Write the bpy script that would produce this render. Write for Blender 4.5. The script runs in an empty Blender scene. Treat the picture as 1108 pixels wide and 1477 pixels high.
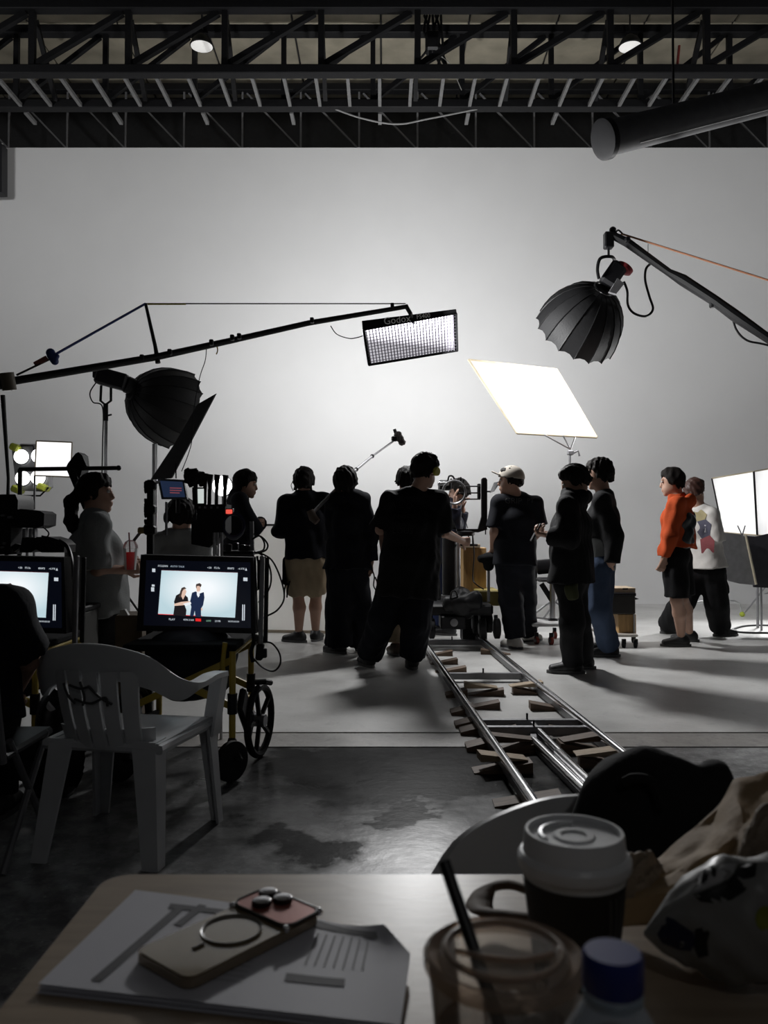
import bpy, math, random
import numpy as np
from mathutils import Vector, Matrix
random.seed(7)
V = Vector
SC = bpy.context.scene
COL = SC.collection
# ---------------------------------------------------------------- camera
F = 1200.0                       # focal length in pixels of the 1108 x 1477 frame
CAMZ = 1.10
PITCH = math.atan(26.5 / F)
cam = bpy.data.cameras.new('camera')
cam.sensor_fit = 'VERTICAL'; cam.sensor_height = 36.0; cam.lens = F / 1477.0 * 36.0
cam.clip_start = 0.05; cam.clip_end = 100
cam.dof.use_dof = True; cam.dof.focus_distance = 7.6; cam.dof.aperture_fstop = 9.0
camo = bpy.data.objects.new('camera', cam); COL.objects.link(camo)
camo.location = (0, 0, CAMZ); camo.rotation_euler = (math.pi / 2 + PITCH, 0, 0)
SC.camera = camo
# ---------------------------------------------------------------- world and exposure
w = bpy.data.worlds.new('world'); SC.world = w; w.use_nodes = True
w.node_tree.nodes['Background'].inputs[0].default_value = (0.9, 0.95, 1, 1)
w.node_tree.nodes['Background'].inputs[1].default_value = 0.006
SC.view_settings.view_transform = 'Standard'; SC.view_settings.look = 'None'
SC.view_settings.gamma = 1.0; SC.view_settings.use_curve_mapping = False
SC.view_settings.exposure = 0.0
SC.cycles.max_bounces = 10; SC.cycles.diffuse_bounces = 6; SC.cycles.transparent_max_bounces = 16
P_OCTA_L, P_OCTA_R, P_STRIP, P_PANEL, P_FRAME, P_FILL, P_FLOOD, P_WASH = 54, 42, 138, 4, 95, 11, 185, 66  # the frame, flood, wash and behind-viewer lamps are added and unseen
SCREEN = 1.0

def area_lamp(name, loc, aim, power, shape, sx, sy=None, spread=180, col=(1, 1, 1)):
    l = bpy.data.lights.new(name, 'AREA'); l.energy = power; l.shape = shape; l.size = sx
    if sy: l.size_y = sy
    l.spread = math.radians(spread); l.color = col
    o = bpy.data.objects.new(name, l); COL.objects.link(o)
    o.location = loc
    o.rotation_euler = V(aim).to_track_quat('-Z', 'Y').to_euler()
    return o

# ---------------------------------------------------------------- pixel helpers
ct, st = math.cos(PITCH), math.sin(PITCH)
def ray(px, py):
    cx = (px - 554.0) / F; cy = -(py - 738.5) / F
    return V((cx, ct - cy * st, st + cy * ct))
def P(px, py, Y):
    d = ray(px, py); return V((0, 0, CAMZ)) + d * (Y / d.y)
def G(px, py, z=0.0):
    d = ray(px, py); return V((0, 0, CAMZ)) + d * ((z - CAMZ) / d.z)

# ---------------------------------------------------------------- materials
MATS = {}
def mat(name, col, rough=0.6, metal=0.0, var=0.12, scale=14.0, bump=0.0, bscale=60.0, emit=None, estr=0.0, coat=0.0, trans=0.0, alpha=1.0, sheen=0.0, spec=0.5, stretch=None):
    if name in MATS: return MATS[name]
    m = bpy.data.materials.new(name); m.use_nodes = True
    nt = m.node_tree; b = nt.nodes['Principled BSDF']
    b.inputs['Roughness'].default_value = rough; b.inputs['Metallic'].default_value = metal
    b.inputs['Coat Weight'].default_value = coat; b.inputs['Transmission Weight'].default_value = trans
    b.inputs['Alpha'].default_value = alpha; b.inputs['Sheen Weight'].default_value = sheen
    b.inputs['Specular IOR Level'].default_value = spec
    tc = nt.nodes.new('ShaderNodeTexCoord')
    src = tc.outputs['Object']
    if stretch:
        mp = nt.nodes.new('ShaderNodeMapping'); mp.inputs['Scale'].default_value = stretch
        nt.links.new(src, mp.inputs[0]); src = mp.outputs[0]
    n = nt.nodes.new('ShaderNodeTexNoise'); n.inputs['Scale'].default_value = scale; n.inputs['Detail'].default_value = 4
    nt.links.new(src, n.inputs['Vector'])
    r = nt.nodes.new('ShaderNodeValToRGB')
    r.color_ramp.elements[0].position = 0.3; r.color_ramp.elements[1].position = 0.7
    c = V(col[:3])
    r.color_ramp.elements[0].color = (*(c * (1 - var)), 1); r.color_ramp.elements[1].color = (*[min(1, x * (1 + var)) for x in c], 1)
    nt.links.new(n.outputs['Fac'], r.inputs[0]); nt.links.new(r.outputs[0], b.inputs['Base Color'])
    if bump:
        n2 = nt.nodes.new('ShaderNodeTexNoise'); n2.inputs['Scale'].default_value = bscale; n2.inputs['Detail'].default_value = 5
        nt.links.new(src, n2.inputs['Vector'])
        bp = nt.nodes.new('ShaderNodeBump'); bp.inputs['Strength'].default_value = bump; bp.inputs['Distance'].default_value = 0.01
        nt.links.new(n2.outputs['Fac'], bp.inputs['Height']); nt.links.new(bp.outputs[0], b.inputs['Normal'])
    if emit:
        b.inputs['Emission Color'].default_value = (*emit, 1); b.inputs['Emission Strength'].default_value = estr
    MATS[name] = m
    return m

def diffusion(name, col=(0.9, 0.9, 0.9), mix=0.5):
    if name in MATS: return MATS[name]
    m = bpy.data.materials.new(name); m.use_nodes = True; nt = m.node_tree
    nt.nodes.remove(nt.nodes['Principled BSDF'])
    d = nt.nodes.new('ShaderNodeBsdfDiffuse'); t = nt.nodes.new('ShaderNodeBsdfTranslucent'); mx = nt.nodes.new('ShaderNodeMixShader')
    n = nt.nodes.new('ShaderNodeTexNoise'); n.inputs['Scale'].default_value = 3.0
    r = nt.nodes.new('ShaderNodeValToRGB')
    r.color_ramp.elements[0].color = (*[c * .96 for c in col], 1); r.color_ramp.elements[1].color = (*col, 1)
    nt.links.new(n.outputs['Fac'], r.inputs[0])
    nt.links.new(r.outputs[0], d.inputs[0]); nt.links.new(r.outputs[0], t.inputs[0])
    mx.inputs[0].default_value = mix
    nt.links.new(d.outputs[0], mx.inputs[1]); nt.links.new(t.outputs[0], mx.inputs[2])
    nt.links.new(mx.outputs[0], nt.nodes['Material Output'].inputs[0])
    MATS[name] = m
    return m

def clear(name, col=(0.9, 0.9, 0.9), through=0.8, rough=0.1):
    if name in MATS: return MATS[name]
    m = mat(name, col, rough, var=.03)
    nt = m.node_tree
    t = nt.nodes.new('ShaderNodeBsdfTransparent'); t.inputs[0].default_value = (*[min(1, c * 1.05) for c in col], 1)
    mx = nt.nodes.new('ShaderNodeMixShader'); fr = nt.nodes.new('ShaderNodeFresnel'); fr.inputs[0].default_value = 1.45
    ad = nt.nodes.new('ShaderNodeMath'); ad.operation = 'ADD'; ad.inputs[1].default_value = 1 - through; ad.use_clamp = True
    nt.links.new(fr.outputs[0], ad.inputs[0]); nt.links.new(ad.outputs[0], mx.inputs[0])
    nt.links.new(t.outputs[0], mx.inputs[1]); nt.links.new(nt.nodes['Principled BSDF'].outputs[0], mx.inputs[2])
    nt.links.new(mx.outputs[0], nt.nodes['Material Output'].inputs[0])
    return m

BLK = mat('black_metal', (.012, .012, .013), .45, spec=.3)
BLKP = mat('black_plastic', (.012, .012, .014), .5, bump=.05, spec=.3)
BLKF = mat('black_fabric', (.010, .010, .011), .9, bump=.25, bscale=150, spec=.1)
CHR = mat('chrome', (.75, .75, .76), .18, 1.0, var=.04)
ALU = mat('aluminium', (.55, .55, .56), .35, 1.0, var=.06)
GRY = mat('grey_metal', (.25, .25, .26), .45, .6)
YEL = mat('yellow_paint', (.50, .36, .05), .4)
RUB = mat('rubber', (.014, .014, .015), .65, spec=.25)
WHT = mat('white_plastic', (.62, .63, .64), .38, bump=.03)
WOOD = mat('plywood', (.50, .31, .13), .6, var=.2, scale=6, stretch=(8, 8, 1))
DWOOD = mat('wedge_wood', (.13, .085, .055), .7, var=.35, scale=9, stretch=(1, 6, 6))

# ---------------------------------------------------------------- mesh builder
WM = {}
class MB:
    def __init__(s): s.v = []; s.f = []
    def add(s, vs, fs):
        o = len(s.v); s.v += [V(a) for a in vs]; s.f += [[i + o for i in f] for f in fs]; return s
    def box(s, c, size, R=None, bev=0.0):
        c = V(c); h = V(size) * .5
        M = R if R is not None else Matrix.Identity(3)
        if bev <= 0:
            vs = [V((x * h.x, y * h.y, z * h.z)) for x in (-1, 1) for y in (-1, 1) for z in (-1, 1)]
            fs = [(0, 1, 3, 2), (4, 6, 7, 5), (0, 4, 5, 1), (2, 3, 7, 6), (0, 2, 6, 4), (1, 5, 7, 3)]
        else:
            b = min(bev, min(h) * .9); vs = []; ix = {}
            for x in (-1, 1):
                for y in (-1, 1):
                    for z in (-1, 1):
                        for a in range(3):
                            q = [h.x - b, h.y - b, h.z - b]; q[a] = h[a]
                            ix[(x, y, z, a)] = len(vs); vs.append(V((x * q[0], y * q[1], z * q[2])))
            fs = []
            sg = (-1, 1)
            for a in range(3):
                o1, o2 = [(1, 2), (0, 2), (0, 1)][a]
                for t in sg:
                    cyc = [(-1, -1), (1, -1), (1, 1), (-1, 1)]
                    loop = []
                    for (p, q) in cyc:
                        k = [0, 0, 0]; k[a] = t; k[o1] = p; k[o2] = q; loop.append(ix[(*k, a)])
                    fs.append(loop)
                # edges along axis a
                for p in sg:
                    for q in sg:
                        k0 = [0, 0, 0]; k0[a] = -1; k0[o1] = p; k0[o2] = q
                        k1 = list(k0); k1[a] = 1
                        fs.append([ix[(*k0, o1)], ix[(*k1, o1)], ix[(*k1, o2)], ix[(*k0, o2)]])
            for x in sg:
                for y in sg:
                    for z in sg: fs.append([ix[(x, y, z, 0)], ix[(x, y, z, 1)], ix[(x, y, z, 2)]])
        return s.add([c + M @ a for a in vs], fs)
    def bar(s, a, b, w, h, bev=0.0, up=(0, 0, 1)):
        a, b = V(a), V(b); d = b - a
        y = d.normalized(); x = y.cross(V(up))
        if x.length < 1e-4: x = y.cross(V((0, 1, 0)))
        x.normalize(); z = x.cross(y)
        return s.box((a + b) / 2, (w, d.length, h), Matrix((x, y, z)).transposed(), bev)
    def cyl(s, a, b, r, r2=None, n=14, cap=True):
        return s.tube([a, b], [r, r if r2 is None else r2], n, cap)
    def tube(s, pts, r, n=8, cap=True, closed=False, flat=1.0, up=None):
        pts = [V(p) for p in pts]; m = len(pts)
        rr = r if isinstance(r, (list, tuple)) else [r] * m
        vs = []; prev = None
        for i, p in enumerate(pts):
            if closed: t = (pts[(i + 1) % m] - pts[i - 1])
            else: t = pts[min(i + 1, m - 1)] - pts[max(i - 1, 0)]
            t.normalize()
            if up is not None:
                x = t.cross(V(up))
                if x.length < 1e-4: x = t.orthogonal()
            elif prev is None: x = t.orthogonal()
            else: x = prev - t * prev.dot(t)
            x.normalize(); prev = x; y = t.cross(x)
            for k in range(n):
                a = 2 * math.pi * k / n
                vs.append(p + (x * math.cos(a) + y * math.sin(a) * flat) * rr[i])
        fs = []
        for i in range(m if closed else m - 1):
            j = (i + 1) % m
            for k in range(n):
                fs.append((i * n + k, i * n + (k + 1) % n, j * n + (k + 1) % n, j * n + k))
        if cap and not closed:
            fs.append(list(range(n))[::-1]); fs.append([(m - 1) * n + k for k in range(n)])
        return s.add(vs, fs)
    def lathe(s, prof, o=(0, 0, 0), ax=(0, 0, 1), n=24, scal=0.0, cap0=True, cap1=True):
        o = V(o); z = V(ax).normalized(); x = z.orthogonal().normalized(); y = z.cross(x)
        vs = []
        for (r, h) in prof:
            for k in range(n):
                a = 2 * math.pi * k / n
                q = r * (1 - (scal if k % 2 else 0))
                vs.append(o + z * h + (x * math.cos(a) + y * math.sin(a)) * q)
        fs = []
        for i in range(len(prof) - 1):
            for k in range(n):
                fs.append((i * n + k, i * n + (k + 1) % n, (i + 1) * n + (k + 1) % n, (i + 1) * n + k))
        if cap0: fs.append(list(range(n))[::-1])
        if cap1: fs.append([(len(prof) - 1) * n + k for k in range(n)])
        return s.add(vs, fs)
    def prism(s, poly, vec):
        poly = [V(p) for p in poly]; vec = V(vec); n = len(poly)
        vs = poly + [p + vec for p in poly]
        fs = [list(range(n)), list(range(n, 2 * n))[::-1]] + [(i, i + n, (i + 1) % n + n, (i + 1) % n) for i in range(n)]
        return s.add(vs, fs)
    def ball(s, c, r, n=12, m=8):
        c = V(c); r = V((r, r, r)) if not hasattr(r, '__len__') else V(r)
        vs = [c + V((0, 0, r.z))]
        for i in range(1, m):
            t = math.pi * i / m
            for k in range(n):
                a = 2 * math.pi * k / n
                vs.append(c + V((r.x * math.sin(t) * math.cos(a), r.y * math.sin(t) * math.sin(a), r.z * math.cos(t))))
        vs.append(c - V((0, 0, r.z)))
        fs = [(0, 1 + k, 1 + (k + 1) % n) for k in range(n)]
        for i in range(m - 2):
            for k in range(n): fs.append((1 + i * n + k, 1 + (i + 1) * n + k, 1 + (i + 1) * n + (k + 1) % n, 1 + i * n + (k + 1) % n))
        e = len(vs) - 1
        fs += [(e, 1 + (m - 2) * n + (k + 1) % n, 1 + (m - 2) * n + k) for k in range(n)]
        return s.add(vs, fs)
    def grid(s, fn, nu, nv, wrapu=False):
        vs = [fn(i / (nu if wrapu else nu - 1), j / (nv - 1)) for j in range(nv) for i in range(nu)]
        fs = []
        for j in range(nv - 1):
            for i in range(nu if wrapu else nu - 1):
                k = (i + 1) % nu
                fs.append((j * nu + i, j * nu + k, (j + 1) * nu + k, (j + 1) * nu + i))
        return s.add(vs, fs)
    def out(s, name, m, parent=None, ang=0.6, fix=True):
        return link(name, [tuple(a) for a in s.v], s.f, m, parent, ang, fix)

def link(name, vs, fs, m, parent=None, ang=0.6, fix=True):
    me = bpy.data.meshes.new(name)
    if parent is not None and parent in WM:
        I = WM[parent].inverted(); vs = [tuple(I @ V(a)) for a in vs]
    me.from_pydata(vs, [], fs)
    return finish(name, me, m, parent, ang, fix)

def finish(name, me, m, parent=None, ang=0.6, fix=True):
    if fix:
        import bmesh
        bm = bmesh.new(); bm.from_mesh(me); bmesh.ops.recalc_face_normals(bm, faces=bm.faces); bm.to_mesh(me); bm.free()
    me.polygons.foreach_set('use_smooth', [True] * len(me.polygons))
    if ang: me.set_sharp_from_angle(angle=ang)
    me.materials.append(m)
    o = bpy.data.objects.new(name, me); COL.objects.link(o)
    if parent is not None:
        o.parent = parent; WM[o] = WM.get(parent, Matrix.Identity(4))
    else: WM[o] = Matrix.Identity(4)
    return o

def crv(pts, n=8):
    pts = [V(p) for p in pts]; out = []
    q = [pts[0]] + pts + [pts[-1]]
    for i in range(1, len(q) - 2):
        for k in range(n):
            t = k / n; a, b, c, d = q[i - 1], q[i], q[i + 1], q[i + 2]
            out.append(.5 * (2 * b + (c - a) * t + (2 * a - 5 * b + 4 * c - d) * t * t + (3 * b - a - 3 * c + d) * t ** 3))
    return out + [pts[-1]]

def tag(o, label, cat, group=None):
    o['label'] = label; o['category'] = cat
    if group: o['group'] = group
    return o
def T(name, label, cat, loc=(0, 0, 0), rz=0.0, group=None):
    o = bpy.data.objects.new(name, None); COL.objects.link(o)
    o.empty_display_size = .1
    o.location = loc; o.rotation_euler = (0, 0, rz)
    WM[o] = Matrix.Translation(V(loc)) @ Matrix.Rotation(rz, 4, 'Z')
    return tag(o, label, cat, group)
def struct(o): o['kind'] = 'structure'; return o
def dup(root, loc, rz, label=None, group=None):
    r = root.copy(); COL.objects.link(r); r.location = loc; r.rotation_euler = (0, 0, rz)
    if label: r['label'] = label
    if group: r['group'] = group
    for ch in list(root.children):
        c = ch.copy(); COL.objects.link(c); c.parent = r
        for g in list(ch.children):
            d = g.copy(); COL.objects.link(d); d.parent = c
    return r
def text(name, s, size, m, parent, o, x, y, ext=0.0006, align='CENTER'):
    cu = bpy.data.curves.new('lettering', 'FONT'); cu.body = s; cu.size = size; cu.align_x = align; cu.align_y = 'CENTER'; cu.extrude = ext; cu.resolution_u = 2
    t = bpy.data.objects.new('lettering', cu); COL.objects.link(t)
    dg = bpy.context.evaluated_depsgraph_get()
    me = bpy.data.meshes.new_from_object(t.evaluated_get(dg))
    COL.objects.unlink(t); bpy.data.objects.remove(t)
    x, y = V(x).normalized(), V(y).normalized(); z = x.cross(y)
    M = Matrix((x, y, z)).transposed().to_4x4(); M.translation = V(o)
    if parent is not None: M = WM[parent].inverted() @ M
    me.transform(M); me.materials.clear()
    return finish(name, me, m, parent, None, False)

# ================================================================ structure
def floor_mat(name, base, dark, rough0, rough1, scale, stain, spots=()):
    m = bpy.data.materials.new(name); m.use_nodes = True; nt = m.node_tree; b = nt.nodes['Principled BSDF']
    tc = nt.nodes.new('ShaderNodeTexCoord')
    def noise(sc, det, rough=.6):
        n = nt.nodes.new('ShaderNodeTexNoise'); n.inputs['Scale'].default_value = sc; n.inputs['Detail'].default_value = det; n.inputs['Roughness'].default_value = rough
        nt.links.new(tc.outputs['Object'], n.inputs['Vector']); return n
    def ramp(n, p0, p1, c0, c1):
        r = nt.nodes.new('ShaderNodeValToRGB'); r.color_ramp.elements[0].position = p0; r.color_ramp.elements[1].position = p1
        r.color_ramp.elements[0].color = (*c0, 1); r.color_ramp.elements[1].color = (*c1, 1)
        nt.links.new(n.outputs['Fac'], r.inputs[0]); return r
    a = ramp(noise(scale, 6), .35, .62, dark, base)
    s = ramp(noise(scale * 9, 8, .75), .30 + stain * .2, .42 + stain * .2, (.25, .25, .25), (1, 1, 1))
    mx = nt.nodes.new('ShaderNodeMix'); mx.data_type = 'RGBA'; mx.blend_type = 'MULTIPLY'; mx.inputs[0].default_value = .7 * stain + .15
    nt.links.new(a.outputs[0], mx.inputs[6]); nt.links.new(s.outputs[0], mx.inputs[7]); nt.links.new(mx.outputs[2], b.inputs['Base Color'])
    fl = ramp(noise(scale * 30, 4, .8), .60, .66, (1, 1, 1), (1 + 1.2 * stain,) * 3)      # pale flecks
    m3 = nt.nodes.new('ShaderNodeMix'); m3.data_type = 'RGBA'; m3.blend_type = 'MULTIPLY'; m3.inputs[0].default_value = 1
    nt.links.new(mx.outputs[2], m3.inputs[6]); nt.links.new(fl.outputs[0], m3.inputs[7]); nt.links.new(m3.outputs[2], b.inputs['Base Color'])
    r = ramp(noise(scale * .8, 5), .35, .65, (rough0,) * 3, (rough1,) * 3); nt.links.new(r.outputs[0], b.inputs['Roughness'])
    for (sx, sy, sr) in spots:                       # dark oily stains with a place of their own
        sub = nt.nodes.new('ShaderNodeVectorMath'); sub.operation = 'DISTANCE'; sub.inputs[1].default_value = (sx, sy, 0)
        wob = nt.nodes.new('ShaderNodeMix'); wob.data_type = 'VECTOR'; wob.inputs[0].default_value = .5
        nt.links.new(tc.outputs['Object'], wob.inputs[4]); nt.links.new(noise(3.0, 6).outputs['Color'], wob.inputs[5])
        ad = nt.nodes.new('ShaderNodeVectorMath'); ad.operation = 'ADD'; ad.inputs[1].default_value = (.5 * sx - .25, .5 * sy - .25, -.25)
        nt.links.new(wob.outputs[1], ad.inputs[0]); nt.links.new(ad.outputs[0], sub.inputs[0])
        mr = nt.nodes.new('ShaderNodeMapRange'); mr.inputs[1].default_value = sr * .30; mr.inputs[2].default_value = sr; mr.inputs[3].default_value = .25; mr.inputs[4].default_value = 1
        nt.links.new(sub.outputs['Value'], mr.inputs[0])
        m2 = nt.nodes.new('ShaderNodeMix'); m2.data_type = 'RGBA'; m2.blend_type = 'MULTIPLY'; m2.inputs[0].default_value = 1
        src = b.inputs['Base Color'].links[0].from_socket; nt.links.new(src, m2.inputs[6]); nt.links.new(mr.outputs[0], m2.inputs[7]); nt.links.new(m2.outputs[2], b.inputs['Base Color'])
        hf = nt.nodes.new('ShaderNodeMath'); hf.operation = 'MULTIPLY_ADD'; hf.use_clamp = True; hf.inputs[1].default_value = .6; hf.inputs[2].default_value = -.13; nt.links.new(mr.outputs[0], hf.inputs[0])
        if b.inputs['Specular IOR Level'].links:
            mm = nt.nodes.new('ShaderNodeMath'); mm.operation = 'MINIMUM'; nt.links.new(b.inputs['Specular IOR Level'].links[0].from_socket, mm.inputs[0]); nt.links.new(hf.outputs[0], mm.inputs[1]); hf = mm
        nt.links.new(hf.outputs[0], b.inputs['Specular IOR Level'])
    bp = nt.nodes.new('ShaderNodeBump'); bp.inputs['Strength'].default_value = .15; bp.inputs['Distance'].default_value = .01
    nt.links.new(noise(scale * 14, 6).outputs['Fac'], bp.inputs['Height']); nt.links.new(bp.outputs[0], b.inputs['Normal'])
    return m
M_CYC = mat('painted_white_wall', (.80, .80, .80), .75, var=.015, scale=1.5, spec=.2)
M_CFL = floor_mat('painted_floor', (.66, .655, .64), (.53, .525, .51), .30, .5, 1.3, .12)
M_STR = floor_mat('bare_strip', (.34, .32, .30), (.22, .21, .195), .35, .5, 1.8, .35)
M_CON = floor_mat('rough_concrete', (.40, .40, .40), (.045, .045, .047), .22, .48, 1.1, .7, tuple((G(a, b_).x, G(a, b_).y, r_) for a, b_, r_ in ((590, 1108, .92), (450, 1095, .34), (410, 1215, .22), (600, 1170, .2), (700, 1130, .35))))
YB = 13.3                         # back wall
S1, S2 = 4.55, 4.24               # floor joints
XW = 8.5
def slab(name, x0, x1, y0, y1, z0, z1, m): return struct(MB().box(((x0 + x1) / 2, (y0 + y1) / 2, (z0 + z1) / 2), (x1 - x0, y1 - y0, z1 - z0)).out(name, m))
slab('floor', -XW, XW, -4.0, S2, -.2, 0, M_CON)
slab('floor_strip', -XW, XW, S2 + .004, S1 - .03, -.2, .004, M_STR)
slab('trim_1', -XW, XW, S1 - .03, S1, -.2, -.012, mat('joint', (.02, .02, .02), .9))
slab('floor_painted', -XW, XW, S1, YB - .9, -.2, .004, M_CFL)
# infinity wall with a curved foot
mb = MB(); R_ = .9
prof = [(YB - R_, .004)] + [(YB - R_ + R_ * math.sin(a), .004 + R_ - R_ * math.cos(a)) for a in [math.pi / 2 * k / 12 for k in range(1, 13)]] + [(YB, 2), (YB, 4), (YB, 6)]
WT = P(554, 213, YB).z
prof += [(YB, WT), (YB + .12, WT), (YB + .12, -.2), (YB - R_, -.2)]
mb.prism([(-XW, y, z) for y, z in prof], (2 * XW, 0, 0))
struct(mb.out('wall_back', M_CYC))
M_DK = mat('dark_wall', (.03, .03, .032), .8)
M_RM = mat('grey_room_wall', (.10, .10, .105), .8)
slab('wall_back_upper', -XW, XW, 15.3, 15.4, 0, 9.4, M_DK)
slab('wall_left', -XW - .1, -XW, -4, 15.4, -.2, 9.4, M_RM)
slab('wall_right', XW, XW + .1, -4, 15.4, -.2, 9.4, M_RM)
slab('wall_front', -XW, XW, -4.1, -4, -.2, 9.4, M_RM)
ceil = slab('ceiling', -XW, XW, -4, 15.4, 9.2, 9.3, M_DK)
M_RP = mat('roof_panel', (.44, .40, .31), .7, var=.2, scale=2.5)
for j in range(3):
    for i in range(12):
        MB().box((-7.75 + i * 1.4, 12.4 + j * 1.25, 9.17), (1.37, 1.21, .05), bev=.012).out('panel', M_RP, ceil)

# roof trusses: chords, uprights and diagonals are members of their own
TZ = P(554, 103, 11.0).z
M_TR = mat('truss_paint', (.010, .010, .011), .6, spec=.15)
M_TI = mat('truss_tie', (.14, .14, .14), .6)
def truss(label, Y, z0, z1, step, x0, w, diag_w, m2=None, lean=1):
    t = T('roof_truss', label, 'truss', (0, Y, z0))
    MB().bar((-XW, Y, z0), (XW, Y, z0), .16, .12, .01).out('bottom_chord', M_TR, t)
    MB().bar((-XW, Y, z1), (XW, Y, z1), .16, .12, .01).out('top_chord', M_TR, t)
    x = x0
    while x < XW - .1:
        if x > -XW:
            MB().bar((x, Y, z0 + .06), (x, Y, z1 - .06), w, w).out('upright', m2 or M_TR, t)
            if -XW < x + step * lean < XW: MB().bar((x, Y + .02, z0 + .08), (x + step * lean * .93, Y + .02, z1 - .07), diag_w, diag_w).out('diagonal', m2 or M_TR, t)
        x += step
    return t
t1 = truss('black roof truss in front, deepest in view, with thick diagonals', 11.0, TZ, P(554, 10, 11.0).z, 1.29, -8.58, .08, .075)
Yt2 = 11.0 * 662 / 612
t2 = truss('black roof truss close behind the front one, its lower chord lit along the edge', Yt2, TZ, TZ + 1.09, 1.29, -7.9, .07, .065)
t3 = truss('thin grey-membered roof truss against the black wall just over the white wall', 13.9, P(554, 222, 13.9).z, P(554, 128, 13.9).z, .985, -8.3, .03, .026, mat('thin_member', (.16, .16, .165), .6), -1)
for k in range(38):
    x = -7.8 + k * .43
    e = .42 if k % 3 == 0 else 0
    MB().bar((x, 11.06, TZ - .03), (x, Yt2 - .06 + 0, TZ - .03), .045, .05).out('cross_tie', M_TI, t1)
    if e: MB().bar((x, Yt2 + .08, TZ - .05), (x, Yt2 + e, TZ - .05), .05, .05).out('cross_tie', M_TI, t2)
for k in range(12):
    x = -7.29 + k * 1.29
    MB().bar((x, 11.1, P(554, 12, 11.0).z - .1), (x, Yt2 - .1, TZ + .02), .06, .06).out('cross_brace', M_TR, t1)
for px, py, lb in ((291, 66, 'round white ceiling lamp above the square softbox boom, unlit, brightness put in as glow'), (909, 67, 'round white ceiling lamp above the fat grey tube, unlit, brightness put in as glow')):
    c = P(px, py, 11.75)
    t = T('ceiling_lamp', lb, 'lamp', c)
    MB().lathe([(.05, .16), (.12, .10), (.17, .0), (.165, -.01)], c, n=24).out('housing', BLK, t)
    MB().lathe([(.155, -.012), (.12, -.03), (.0005, -.04)], c, n=24).out('diffuser', mat('lamp_glass', (.8, .8, .78), .4, emit=(1, .98, .94), estr=.45), t)  # lamp is off; emission stands in for light reaching it from below
    MB().cyl(c + V((0, 0, .16)), (c.x, c.y, 9.2), .012).out('hanger', BLK, t)
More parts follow.
